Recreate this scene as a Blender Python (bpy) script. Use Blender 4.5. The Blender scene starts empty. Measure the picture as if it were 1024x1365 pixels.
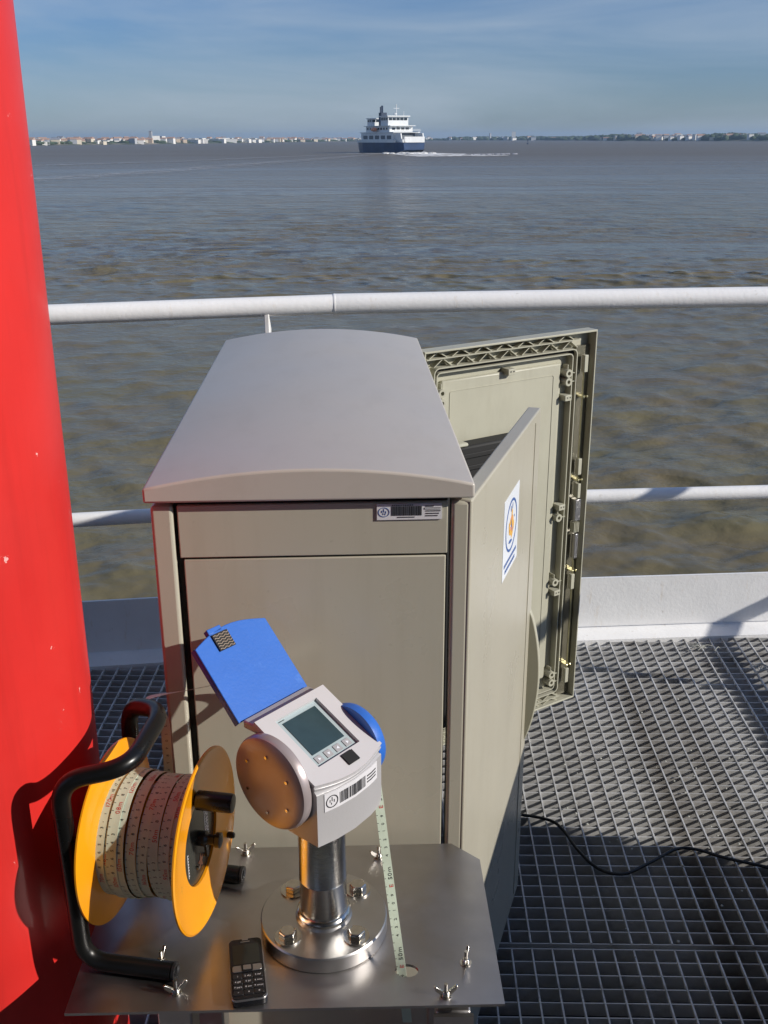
import bpy, math, random
import numpy as np
from mathutils import Vector, Matrix
from mathutils.geometry import tessellate_polygon
random.seed(7)
rad = math.radians
sc = bpy.context.scene
COL = sc.collection
# ------------------------------------------------------------------ camera, light
PITCH = 19.9
cam = bpy.data.cameras.new('camera'); co = bpy.data.objects.new('camera', cam); COL.objects.link(co)
co.matrix_world = Matrix.Translation((0, 0, 1.55)) @ Matrix.Rotation(rad(90 - PITCH), 4, 'X') @ Matrix.Rotation(rad(-0.25), 4, 'Z')
cam.sensor_fit = 'VERTICAL'; cam.sensor_height = 24; cam.lens = 24 * 1374 / 1365
cam.clip_start = 0.02; cam.clip_end = 40000
sc.camera = co
SUN_AZ, SUN_EL = 180 - 72, 26.0          # azimuth clockwise from +Y
sd = Vector((math.sin(rad(SUN_AZ)) * math.cos(rad(SUN_EL)), math.cos(rad(SUN_AZ)) * math.cos(rad(SUN_EL)), math.sin(rad(SUN_EL))))
sl = bpy.data.lights.new('sun', 'SUN'); so = bpy.data.objects.new('sun', sl); COL.objects.link(so)
sl.energy = 4.2; sl.angle = rad(0.6); sl.color = (1.0, 0.94, 0.85)
so.rotation_euler = (-sd).to_track_quat('-Z', 'Y').to_euler()
so.location = sd * 20
w = bpy.data.worlds.new('World'); sc.world = w; w.use_nodes = True
nt = w.node_tree; nt.nodes.clear()
N = nt.nodes.new; Lk = nt.links.new
out = N('ShaderNodeOutputWorld'); bg = N('ShaderNodeBackground'); sky = N('ShaderNodeTexSky')
sky.sky_type = 'NISHITA'; sky.sun_disc = False; sky.sun_elevation = rad(SUN_EL); sky.sun_rotation = rad(SUN_AZ)
sky.air_density = 1.15; sky.dust_density = 0.05; sky.ozone_density = 4.5
tc = N('ShaderNodeTexCoord'); mp = N('ShaderNodeMapping'); mp.inputs['Scale'].default_value = (1.0, 1.0, 6.5)
mp.inputs['Rotation'].default_value = (0.0, 0.12, 0.3)
n1 = N('ShaderNodeTexNoise'); n1.inputs['Scale'].default_value = 2.6; n1.inputs['Detail'].default_value = 7; n1.inputs['Roughness'].default_value = 0.55
n1.inputs['Distortion'].default_value = 0.5
cr = N('ShaderNodeValToRGB'); cr.color_ramp.elements[0].position = 0.39; cr.color_ramp.elements[1].position = 0.72
cr.color_ramp.elements[1].color = (0.62, 0.62, 0.62, 1)
mix = N('ShaderNodeMix'); mix.data_type = 'RGBA'; mix.inputs[7].default_value = (4.9, 5.7, 6.6, 1)
Lk(tc.outputs['Generated'], mp.inputs['Vector']); Lk(mp.outputs[0], n1.inputs['Vector']); Lk(n1.outputs[0], cr.inputs[0])
tint = N('ShaderNodeVectorMath'); tint.operation = 'MULTIPLY'; tint.inputs[1].default_value = (0.70, 0.785, 1.01); Lk(sky.outputs[0], tint.inputs[0])
sepz = N('ShaderNodeSeparateXYZ'); Lk(tc.outputs['Generated'], sepz.inputs[0]); lowr = N('ShaderNodeMapRange'); lowr.inputs[1].default_value = 0.02; lowr.inputs[2].default_value = 0.30
lowr.interpolation_type = 'SMOOTHSTEP'; Lk(sepz.outputs[2], lowr.inputs[0])
lowc = N('ShaderNodeMix'); lowc.data_type = 'RGBA'; lowc.inputs[6].default_value = (0.70, 0.80, 0.94, 1); lowc.inputs[7].default_value = (1, 1, 1, 1); Lk(lowr.outputs[0], lowc.inputs[0])
tint2 = N('ShaderNodeVectorMath'); tint2.operation = 'MULTIPLY'; Lk(tint.outputs[0], tint2.inputs[0]); Lk(lowc.outputs[2], tint2.inputs[1])
Lk(cr.outputs[0], mix.inputs[0]); Lk(tint2.outputs[0], mix.inputs[6]); Lk(mix.outputs[2], bg.inputs[0]); Lk(bg.outputs[0], out.inputs[0])
bg.inputs[1].default_value = 0.085
sc.view_settings.view_transform = 'Standard'; sc.view_settings.look = 'None'
sc.view_settings.exposure = 0.12; sc.view_settings.gamma = 1.0; sc.view_settings.use_curve_mapping = False
sc.render.engine = 'CYCLES'

# ------------------------------------------------------------------ materials
def mat(name, col, rough=0.5, metal=0.0, coat=0.0, vary=0.0, vscale=8, bump=0.0, bscale=60, stretch=(1, 1, 1), rvary=0.0, dirt=None, dscale=5, dpos=(0.55, 0.7), spec=0.5):
    m = bpy.data.materials.new(name); m.use_nodes = True
    t = m.node_tree; b = t.nodes['Principled BSDF']
    b.inputs['Base Color'].default_value = (*col, 1); b.inputs['Roughness'].default_value = rough
    b.inputs['Metallic'].default_value = metal; b.inputs['Coat Weight'].default_value = coat; b.inputs['Coat Roughness'].default_value = 0.12
    b.inputs['Specular IOR Level'].default_value = spec
    tcn = t.nodes.new('ShaderNodeTexCoord'); mpn = t.nodes.new('ShaderNodeMapping'); mpn.inputs['Scale'].default_value = stretch
    t.links.new(tcn.outputs['Object'], mpn.inputs['Vector'])
    def noise(s, d=5, r=0.55):
        n = t.nodes.new('ShaderNodeTexNoise'); n.inputs['Scale'].default_value = s; n.inputs['Detail'].default_value = d; n.inputs['Roughness'].default_value = r
        t.links.new(mpn.outputs[0], n.inputs['Vector']); return n
    last = None
    if vary:
        n = noise(vscale); r = t.nodes.new('ShaderNodeMapRange'); r.inputs[3].default_value = 1 - vary; r.inputs[4].default_value = 1 + vary
        r.inputs[1].default_value = 0.25; r.inputs[2].default_value = 0.75
        t.links.new(n.outputs[0], r.inputs[0])
        h = t.nodes.new('ShaderNodeVectorMath'); h.operation = 'SCALE'; h.inputs[0].default_value = col
        t.links.new(r.outputs[0], h.inputs['Scale']); last = h.outputs[0]
        t.links.new(last, b.inputs['Base Color'])
    if dirt:
        n = noise(dscale, 8, 0.65); r = t.nodes.new('ShaderNodeMapRange'); r.inputs[1].default_value = dpos[0]; r.inputs[2].default_value = dpos[1]
        t.links.new(n.outputs[0], r.inputs[0])
        x = t.nodes.new('ShaderNodeMix'); x.data_type = 'RGBA'; x.inputs[6].default_value = (*col, 1); x.inputs[7].default_value = (*dirt, 1)
        if last: t.links.new(last, x.inputs[6])
        t.links.new(r.outputs[0], x.inputs[0]); t.links.new(x.outputs[2], b.inputs['Base Color'])
    if rvary:
        n = noise(vscale * 1.7); r = t.nodes.new('ShaderNodeMapRange'); r.inputs[3].default_value = max(0.02, rough - rvary); r.inputs[4].default_value = rough + rvary
        r.inputs[1].default_value = 0.3; r.inputs[2].default_value = 0.7
        t.links.new(n.outputs[0], r.inputs[0]); t.links.new(r.outputs[0], b.inputs['Roughness'])
    if bump:
        n = noise(bscale); bp = t.nodes.new('ShaderNodeBump'); bp.inputs['Strength'].default_value = 1.0; bp.inputs['Distance'].default_value = bump
        t.links.new(n.outputs[0], bp.inputs['Height']); t.links.new(bp.outputs[0], b.inputs['Normal'])
    return m
M = {}
def streaks(m, scale=(14, 14, 1.2), amount=0.10, tintc=(0.55, 0.50, 0.42), lo=0.5, hi=0.75, ns=3):
    t = m.node_tree; b = t.nodes['Principled BSDF']; n = t.nodes.new
    geo = n('ShaderNodeNewGeometry'); mp_ = n('ShaderNodeMapping'); mp_.inputs['Scale'].default_value = scale; t.links.new(geo.outputs['Position'], mp_.inputs[0])
    q = n('ShaderNodeTexNoise'); q.inputs['Scale'].default_value = ns; q.inputs['Detail'].default_value = 6; q.inputs['Roughness'].default_value = 0.65; t.links.new(mp_.outputs[0], q.inputs['Vector'])
    r = n('ShaderNodeMapRange'); r.inputs[1].default_value = lo; r.inputs[2].default_value = hi; r.inputs[4].default_value = amount; t.links.new(q.outputs[0], r.inputs[0])
    x = n('ShaderNodeMix'); x.data_type = 'RGBA'; x.inputs[7].default_value = (*[c * k for c, k in zip(b.inputs['Base Color'].default_value[:3], tintc)], 1)
    x.inputs[6].default_value = b.inputs['Base Color'].default_value
    if b.inputs['Base Color'].links: t.links.new(b.inputs['Base Color'].links[0].from_socket, x.inputs[6])
    t.links.new(r.outputs[0], x.inputs[0]); t.links.new(x.outputs[2], b.inputs['Base Color'])
M['beige'] = mat('cabinet polyester', (0.455, 0.430, 0.350), 0.30, vary=0.035, vscale=3, bump=0.00006, bscale=30, rvary=0.05)
M['beige_in'] = mat('moulded polyester', (0.46, 0.45, 0.36), 0.42, vary=0.05, vscale=9)
M['roof'] = mat('polyester with sky sheen', (0.50, 0.465, 0.42), 0.33, vary=0.03, vscale=2.5, bump=0.00006, bscale=40, rvary=0.05)  # same polyester as the walls; sky sheen put into its lighter, greyer colour
streaks(M['beige'], (9, 9, 0.8), 0.13); streaks(M['beige'], (60, 60, 60), 0.22, (0.5, 0.46, 0.4), 0.66, 0.72, 1.2); streaks(M['roof'], (7, 3, 7), 0.13); streaks(M['beige_in'], (12, 12, 3), 0.16)
M['dark'] = mat('black plastic', (0.014, 0.014, 0.015), 0.28, vary=0.2, vscale=20, rvary=0.08)
M['matte_black'] = mat('matte black', (0.012, 0.012, 0.012), 0.7)
M['tubeblack'] = mat('black lacquered steel', (0.006, 0.006, 0.006), 0.32, rvary=0.08, spec=0.4)
M['red'] = mat('red gloss paint', (0.64, 0.026, 0.022), 0.45, spec=0.35, coat=0.10, vary=0.09, vscale=4, rvary=0.08, bump=0.0012, bscale=11, dirt=(0.8, 0.45, 0.42), dscale=34, dpos=(0.685, 0.70))
M['white'] = mat('white deck paint', (0.88, 0.88, 0.88), 0.35, vary=0.04, vscale=10, bump=0.0007, bscale=90, dirt=(0.55, 0.52, 0.46), dscale=26, dpos=(0.66, 0.74))
M['grate'] = mat('galvanised steel', (0.53, 0.53, 0.525), 0.55, 0.0, vary=0.3, vscale=5, dirt=(0.17, 0.145, 0.12), dscale=3, dpos=(0.5, 0.72), spec=0.3, bump=0.0004, bscale=120)
M['steel'] = mat('brushed stainless steel', (0.52, 0.505, 0.50), 0.36, 1.0, vary=0.10, vscale=9, rvary=0.09, bump=0.00012, bscale=25, dirt=(0.42, 0.40, 0.39), dscale=4, dpos=(0.45, 0.75))
M['pole'] = mat('turned stainless steel', (0.60, 0.59, 0.57), 0.22, 1.0, vary=0.08, vscale=30, bump=0.0002, bscale=80, stretch=(1, 1, 8))
M['flange'] = mat('machined flange', (0.56, 0.55, 0.54), 0.33, 1.0, vary=0.08, vscale=12, rvary=0.06)
M['bolt'] = mat('bright stainless bolt', (0.66, 0.63, 0.57), 0.2, 1.0, vary=0.15, vscale=120)
M['orange'] = mat('orange lacquer', (0.88, 0.345, 0.006), 0.30, coat=0.4, vary=0.06, vscale=12, dirt=(0.55, 0.24, 0.03), dscale=30, dpos=(0.68, 0.76))
M['tape'] = mat('fibre tape', (0.55, 0.62, 0.50), 0.45, vary=0.07, vscale=40, bump=0.0002, bscale=300)
M['ink'] = mat('black print', (0.03, 0.03, 0.035), 0.5)
M['redink'] = mat('red print', (0.55, 0.03, 0.03), 0.5)
M['blue'] = mat('blue plastic', (0.03, 0.145, 0.56), 0.38, vary=0.05, vscale=30, bump=0.0002, bscale=250, dirt=(0.10, 0.26, 0.72), dscale=22, dpos=(0.6, 0.8))
M['grey'] = mat('grey coated aluminium', (0.46, 0.45, 0.46), 0.36, 0.15, vary=0.03, vscale=20, bump=0.0002, bscale=300, dirt=(0.2, 0.19, 0.2), dscale=48, dpos=(0.72, 0.74))
M['housing'] = mat('housing lacquer', (0.42, 0.36, 0.36), 0.30, 0.3, vary=0.05, vscale=20, dirt=(0.2, 0.2, 0.22), dscale=40, dpos=(0.68, 0.70))
M['plate'] = mat('light grey face', (0.60, 0.585, 0.60), 0.45, vary=0.02, vscale=12)
M['bezel'] = mat('display foil', (0.42, 0.50, 0.52), 0.3)
M['lcd'] = mat('liquid crystal', (0.035, 0.065, 0.075), 0.15, vary=0.1, vscale=60, coat=0.5)
M['sticker'] = mat('sticker paper', (0.72, 0.71, 0.74), 0.35)
M['sticker_w'] = mat('white sticker', (0.80, 0.84, 0.90), 0.25)
M['ringblue'] = mat('blue print', (0.05, 0.12, 0.35), 0.4)
M['gold'] = mat('gold print', (0.75, 0.42, 0.08), 0.4)
M['salmon'] = mat('salmon print', (0.75, 0.30, 0.16), 0.4)
M['zinc'] = mat('zinc plated rod', (0.62, 0.58, 0.36), 0.3, 0.9, vary=0.2, vscale=60)
M['bronze'] = mat('burnished frame', (0.16, 0.15, 0.11), 0.28, 0.3, vary=0.2, vscale=20)
M['phoneblack'] = mat('phone shell', (0.010, 0.010, 0.012), 0.22)
M['phonesilver'] = mat('phone trim', (0.45, 0.44, 0.44), 0.28, 0.9)
M['rubber'] = mat('rubber cable', (0.008, 0.008, 0.008), 0.4)
M['blocker_grey'] = mat('light blocker grey', (.16, .16, .165), 0.6, vary=.1)  # dark grey for the unseen objects added to block light
M['hull'] = mat('ferry navy hull', (0.015, 0.045, 0.12), 0.4, vary=0.3, vscale=0.2)
M['ferrywhite'] = mat('ferry white', (0.74, 0.76, 0.76), 0.5, vary=0.08, vscale=0.3, dirt=(0.45, 0.42, 0.38), dscale=0.3, dpos=(0.58, 0.75))
M['ferrydark'] = mat('ferry glass', (0.02, 0.03, 0.04), 0.2)
M['ferrygrey'] = mat('ferry deck opening', (0.12, 0.14, 0.16), 0.6)
M['funnel'] = mat('ferry funnel', (0.02, 0.04, 0.08), 0.5)

# ------------------------------------------------------------------ mesh builder
def rotz(a): return Matrix.Rotation(rad(a), 4, 'Z')
class B:
    def __init__(s): s.v = []; s.f = []
    def add(s, vs, fs, mtx=None):
        o = len(s.v)
        s.v += [tuple(mtx @ Vector(p)) if mtx is not None else tuple(p) for p in vs]
        s.f += [tuple(o + i for i in f) for f in fs]; return s
    def box(s, c, d, mtx=None):
        x, y, z = c; a, b_, h = d[0] / 2, d[1] / 2, d[2] / 2
        vs = [(x - a, y - b_, z - h), (x + a, y - b_, z - h), (x + a, y + b_, z - h), (x - a, y + b_, z - h),
              (x - a, y - b_, z + h), (x + a, y - b_, z + h), (x + a, y + b_, z + h), (x - a, y + b_, z + h)]
        return s.add(vs, [(0, 3, 2, 1), (4, 5, 6, 7), (0, 1, 5, 4), (1, 2, 6, 5), (2, 3, 7, 6), (3, 0, 4, 7)], mtx)
    def bx(s, x0, x1, y0, y1, z0, z1, mtx=None):
        return s.box(((x0 + x1) / 2, (y0 + y1) / 2, (z0 + z1) / 2), (abs(x1 - x0), abs(y1 - y0), abs(z1 - z0)), mtx)
    def prism(s, poly, z0, z1, mtx=None):
        n = len(poly)
        vs = [(p[0], p[1], z0) for p in poly] + [(p[0], p[1], z1) for p in poly]
        return s.add(vs, [tuple(range(n - 1, -1, -1)), tuple(range(n, 2 * n))] + [(i, (i + 1) % n, n + (i + 1) % n, n + i) for i in range(n)], mtx)
    def lathe(s, prof, mtx=None, n=48, closed=False):
        # prof: (r, z) list round local Z
        m = len(prof); vs = []
        for r, z in prof:
            for i in range(n):
                a = 2 * math.pi * i / n; vs.append((r * math.cos(a), r * math.sin(a), z))
        fs = []
        for j in range(m if closed else m - 1):
            k = (j + 1) % m
            for i in range(n): fs.append((j * n + i, j * n + (i + 1) % n, k * n + (i + 1) % n, k * n + i))
        if not closed:
            fs.append(tuple(range(n - 1, -1, -1))); fs.append(tuple(range((m - 1) * n, m * n)))
        return s.add(vs, fs, mtx)
    def tube(s, pts, r, n=12, cap=True, rs=None):
        pts = [Vector(p) for p in pts]; vs = []; up = Vector((0, 0, 1)); prev = None
        for i, p in enumerate(pts):
            d = (pts[min(i + 1, len(pts) - 1)] - pts[max(i - 1, 0)]).normalized()
            if prev is None:
                x = d.cross(up)
                if x.length < 0.05: x = d.cross(Vector((0, 1, 0)))
            else: x = prev - d * prev.dot(d)
            x.normalize(); prev = x; y = d.cross(x); rr = rs[i] if rs else r
            for k in range(n):
                a = 2 * math.pi * k / n; vs.append(tuple(p + (x * math.cos(a) + y * math.sin(a)) * rr))
        fs = [(i * n + k, i * n + (k + 1) % n, (i + 1) * n + (k + 1) % n, (i + 1) * n + k) for i in range(len(pts) - 1) for k in range(n)]
        if cap: fs.append(tuple(range(n - 1, -1, -1))); fs.append(tuple(range((len(pts) - 1) * n, len(pts) * n)))
        return s.add(vs, fs)
    def done(s, name, m, parent=None, bevel=0, smooth=False, seg=2, angle=35):
        me = bpy.data.meshes.new(name); me.from_pydata(s.v, [], s.f); me.materials.append(m); me.update()
        o = bpy.data.objects.new(name, me); COL.objects.link(o)
        if parent is not None: o.parent = parent
        if bevel:
            b = o.modifiers.new('bevel', 'BEVEL'); b.width = bevel; b.segments = seg; b.limit_method = 'ANGLE'; b.angle_limit = rad(30)
        if smooth or bevel:
            me.polygons.foreach_set('use_smooth', [True] * len(me.polygons))
            import bmesh
            bm = bmesh.new(); bm.from_mesh(me)
            bmesh.ops.recalc_face_normals(bm, faces=bm.faces)
            for e in bm.edges:
                if len(e.link_faces) == 2 and e.calc_face_angle(0) > rad(angle): e.smooth = False
            bm.to_mesh(me); bm.free()
            if bevel:
                b.harden_normals = False
        else:
            import bmesh
            bm = bmesh.new(); bm.from_mesh(me); bmesh.ops.recalc_face_normals(bm, faces=bm.faces); bm.to_mesh(me); bm.free()
        return o
def tag(o, label=None, cat=None, group=None, kind=None):
    if label: o['label'] = label
    if cat: o['category'] = cat
    if group: o['group'] = group
    if kind: o['kind'] = kind
    return o
def empty(name, loc=(0, 0, 0), rz=0, label=None, cat=None, group=None, kind=None):
    o = bpy.data.objects.new(name, None); o.empty_display_size = 0.05; COL.objects.link(o)
    o.location = loc; o.rotation_euler = (0, 0, rad(rz)); return tag(o, label, cat, group, kind)
def arc(pts, r, n=6):
    """round the corners of a polyline"""
    P = [Vector(p) for p in pts]; o = [P[0]]
    for i in range(1, len(P) - 1):
        a = (P[i - 1] - P[i]); b = (P[i + 1] - P[i]); q = min(r, a.length * .48, b.length * .48)
        A = P[i] + a.normalized() * q; C = P[i] + b.normalized() * q
        for k in range(n + 1):
            t = k / n; o.append(A * (1 - t) ** 2 + P[i] * 2 * t * (1 - t) + C * t * t)
    o.append(P[-1]); return o
def spline(pts, n=8):
    P = [Vector(p) for p in pts]; P = [2 * P[0] - P[1]] + P + [2 * P[-1] - P[-2]]; o = []
    for i in range(1, len(P) - 2):
        for k in range(n):
            t = k / n
            o.append(0.5 * ((2 * P[i]) + (P[i + 1] - P[i - 1]) * t + (2 * P[i - 1] - 5 * P[i] + 4 * P[i + 1] - P[i + 2]) * t * t + (3 * P[i] - P[i - 1] - 3 * P[i + 1] + P[i + 2]) * t ** 3))
    o.append(P[-2]); return o
def frame(o, x, y, z):
    """matrix from origin and three axes"""
    m = Matrix.Identity(4)
    for i, a in enumerate((x, y, z)):
        for k in range(3): m[k][i] = a[k]
    for k in range(3): m[k][3] = o[k]
    return m
_glyph = {}
def glyph(ch):
    if ch not in _glyph:
        cu = bpy.data.curves.new('g', 'FONT'); cu.body = ch; cu.size = 1.0; cu.resolution_u = 2
        ob = bpy.data.objects.new('g', cu); me = bpy.data.meshes.new_from_object(ob)
        vs = [(v.co.x, v.co.y) for v in me.vertices]; fs = [tuple(p.vertices) for p in me.polygons]
        x1 = max([v[0] for v in vs], default=0.3)
        bpy.data.objects.remove(ob); bpy.data.curves.remove(cu); bpy.data.meshes.remove(me)
        _glyph[ch] = (vs, fs, x1 + 0.08)
    return _glyph[ch]
def text2d(s, size):
    V = []; F = []; x = 0
    for ch in s:
        if ch == ' ': x += 0.35; continue
        vs, fs, adv = glyph(ch); o = len(V)
        V += [((a + x) * size, b * size) for a, b in vs]; F += [tuple(o + i for i in f) for f in fs]; x += adv
    return V, F, x * size

# ------------------------------------------------------------------ water
SEA = -5.45
def build_water():
    ang = np.concatenate([np.linspace(-180, -48, 45, endpoint=False), np.linspace(-48, 48, 620, endpoint=False), np.linspace(48, 180, 46)])
    r = np.concatenate([np.geomspace(3.0, 10, 20, endpoint=False), np.geomspace(10, 90, 560, endpoint=False), np.geomspace(90, 500, 240, endpoint=False), np.geomspace(500, 12000, 90)])
    A, R = np.meshgrid(np.radians(ang), r)
    X = R * np.sin(A); Y = R * np.cos(A)
    rng = np.random.RandomState(3); Z = np.zeros_like(X)
    cell = np.gradient(R, axis=0)
    cell = np.maximum(cell, R * 0.0027)
    wx = 6 * np.sin(X / 31 + 1.3 * np.sin(Y / 47)) ; wy = 6 * np.sin(Y / 29 + 1.1 * np.sin(X / 37))
    for i in range(90):
        lam = 0.28 * (4.6 / 0.28) ** rng.rand()
        th = rad(100 + rng.randn() * 38); k = 2 * math.pi / lam
        a = 0.0125 * lam * (0.5 + rng.rand()) * (0.30 if lam > 2.2 else 0.44)
        ph = rng.rand() * 6.28
        fade = np.clip((lam / cell - 2.2) / 3.0, 0, 1)
        s_ = np.sin(k * ((X + .1 * wx) * math.cos(th) + (Y + .1 * wy) * math.sin(th)) + ph)
        Z += a * fade * (s_ + 0.25 * (s_ * s_ - .5))
    g = 0.65 + 0.35 * np.sin(X / 11 + Y / 23) * np.sin(Y / 9 - X / 31)
    Z = Z * g + SEA
    nr, na = X.shape
    vs = np.stack([X, Y, Z], -1).reshape(-1, 3)
    i = np.arange(nr - 1)[:, None] * na + np.arange(na - 1)[None, :]
    f = np.stack([i, i + 1, i + 1 + na, i + na], -1).reshape(-1, 4)[:, ::-1]
    me = bpy.data.meshes.new('water'); me.vertices.add(len(vs)); me.vertices.foreach_set('co', vs.ravel())
    me.loops.add(f.size); me.loops.foreach_set('vertex_index', f.ravel().astype(np.int32))
    me.polygons.add(len(f)); me.polygons.foreach_set('loop_start', np.arange(0, f.size, 4, dtype=np.int32))
    me.polygons.foreach_set('loop_total', np.full(len(f), 4, np.int32)); me.polygons.foreach_set('use_smooth', np.ones(len(f), bool))
    me.update(); me.validate()
    m = bpy.data.materials.new('silty estuary water'); m.use_nodes = True; t = m.node_tree; b = t.nodes['Principled BSDF']
    b.inputs['IOR'].default_value = 1.33; b.inputs['Specular IOR Level'].default_value = 0.37; b.inputs['Roughness'].default_value = 0.10
    n = t.nodes.new; l = t.links.new
    geo = n('ShaderNodeNewGeometry'); mp_ = n('ShaderNodeMapping'); mp_.inputs['Scale'].default_value = (0.6, 1.3, 1)
    mp_.inputs['Rotation'].default_value = (0, 0, rad(-14)); l(geo.outputs['Position'], mp_.inputs[0])
    def noise(s, d, src=mp_.outputs[0], r=0.55):
        q = n('ShaderNodeTexNoise'); q.inputs['Scale'].default_value = s; q.inputs['Detail'].default_value = d; q.inputs['Roughness'].default_value = r
        l(src, q.inputs['Vector']); return q.outputs[0]
    def rng_(src, a, c, d, e):
        q = n('ShaderNodeMapRange'); q.inputs[1].default_value = a; q.inputs[2].default_value = c; q.inputs[3].default_value = d; q.inputs[4].default_value = e; l(src, q.inputs[0]); return q.outputs[0]
    # silt colour: patches of olive and brown
    mixc = n('ShaderNodeMix'); mixc.data_type = 'RGBA'; mixc.inputs[6].default_value = (0.150, 0.135, 0.072, 1); mixc.inputs[7].default_value = (0.152, 0.124, 0.074, 1)
    l(rng_(noise(0.35, 3), 0.3, 0.7, 0, 1), mixc.inputs[0])
    far = n('ShaderNodeVectorMath'); far.operation = 'LENGTH'; l(geo.outputs['Position'], far.inputs[0])
    mixf = n('ShaderNodeMix'); mixf.data_type = 'RGBA'; mixf.inputs[7].default_value = (0.150, 0.122, 0.082, 1)
    l(mixc.outputs[2], mixf.inputs[6]); l(rng_(far.outputs['Value'], 20, 160, 0, 1), mixf.inputs[0])
    l(mixf.outputs[2], b.inputs['Base Color'])
    l(rng_(far.outputs['Value'], 40, 500, 0.08, 0.36), b.inputs['Roughness'])
    # slicks: long calm streaks (the ship's old wake) with less ripple
    mp2 = n('ShaderNodeMapping'); mp2.inputs['Scale'].default_value = (0.004, 0.03, 1); mp2.inputs['Rotation'].default_value = (0, 0, rad(-35)); l(geo.outputs['Position'], mp2.inputs[0])
    calm = rng_(noise(1.0, 4, mp2.outputs[0]), 0.5, 0.62, 1.0, 0.35)
    mp3 = n('ShaderNodeMapping'); mp3.inputs['Scale'].default_value = (0.72, 1.15, 1); mp3.inputs['Rotation'].default_value = (0, 0, rad(-10)); l(geo.outputs['Position'], mp3.inputs[0])
    h1 = noise(2.8, 6, mp3.outputs[0], 0.65); h2a = noise(0.9, 4, mp3.outputs[0])
    h3 = n('ShaderNodeMath'); h3.operation = 'MULTIPLY'; l(noise(0.20, 5, mp3.outputs[0], 0.6), h3.inputs[0]); l(rng_(far.outputs['Value'], 30, 90, 0.0, 11.0), h3.inputs[1])
    h2n = n('ShaderNodeMath'); h2n.operation = 'ADD'; l(h2a, h2n.inputs[0]); l(h3.outputs[0], h2n.inputs[1]); h2 = h2n.outputs[0]
    ad = n('ShaderNodeMath'); ad.operation = 'MULTIPLY_ADD'; ad.inputs[1].default_value = 0.34; l(h1, ad.inputs[0]); l(h2, ad.inputs[2])
    ml = n('ShaderNodeMath'); ml.operation = 'MULTIPLY'; l(ad.outputs[0], ml.inputs[0]); l(calm, ml.inputs[1])
    bp = n('ShaderNodeBump'); bp.inputs['Strength'].default_value = 1.0; bp.inputs['Distance'].default_value = 0.13; l(ml.outputs[0], bp.inputs['Height'])
    l(bp.outputs[0], b.inputs['Normal'])
    me.materials.append(m)
    o = bpy.data.objects.new('water', me); COL.objects.link(o); tag(o, 'brown silty estuary water with small choppy waves', kind='structure')
build_water()

# ------------------------------------------------------------------ haze
def build_haze():
    b = B().bx(-13000, 13000, -13000, 13000, SEA - 2.5, 62)
    m = bpy.data.materials.new('haze'); m.use_nodes = True; t = m.node_tree; t.nodes.remove(t.nodes['Principled BSDF'])
    v = t.nodes.new('ShaderNodeVolumePrincipled'); v.inputs['Color'].default_value = (0.52, 0.73, 1.0, 1); v.inputs['Density'].default_value = 0.0001
    v.inputs['Anisotropy'].default_value = 0.2
    t.links.new(v.outputs[0], t.nodes['Material Output'].inputs['Volume'])
    o = b.done('haze', m); tag(o, 'thin pale haze over the estuary', kind='stuff')
build_haze()

# ------------------------------------------------------------------ far coast
def coast(px):     # direction ratio for a column of the picture and distance of the shore
    a = (px - 512) / 1374 / 1.0586
    P = [(-400, 1150), (20, 1500), (200, 1850), (350, 2400), (480, 3300), (580, 3900), (700, 3600), (830, 2500), (1024, 1950), (1500, 1600)]
    for (x0, d0), (x1, d1) in zip(P, P[1:]):
        if x0 <= px <= x1: d = d0 + (d1 - d0) * (px - x0) / (x1 - x0); break
    return a * d, d
M['land'] = mat('wooded shore', (0.055, 0.075, 0.045), 0.9, vary=0.5, vscale=0.02, dirt=(0.22, 0.20, 0.16), dscale=0.006, dpos=(0.5, 0.62))
M['wood'] = mat('distant foliage', (0.05, 0.075, 0.04), 0.9, vary=0.4, vscale=0.05)
WALLS = [mat('render white', (0.78, 0.76, 0.72), 0.7), mat('render cream', (0.62, 0.55, 0.43), 0.7), mat('render grey', (0.42, 0.43, 0.45), 0.7), mat('render sand', (0.50, 0.40, 0.30), 0.7)]
ROOFS = [mat('orange tiles', (0.42, 0.27, 0.20), 0.8), mat('slate roof', (0.25, 0.26, 0.29), 0.6), mat('pale roof', (0.6, 0.58, 0.55), 0.7)]
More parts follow.
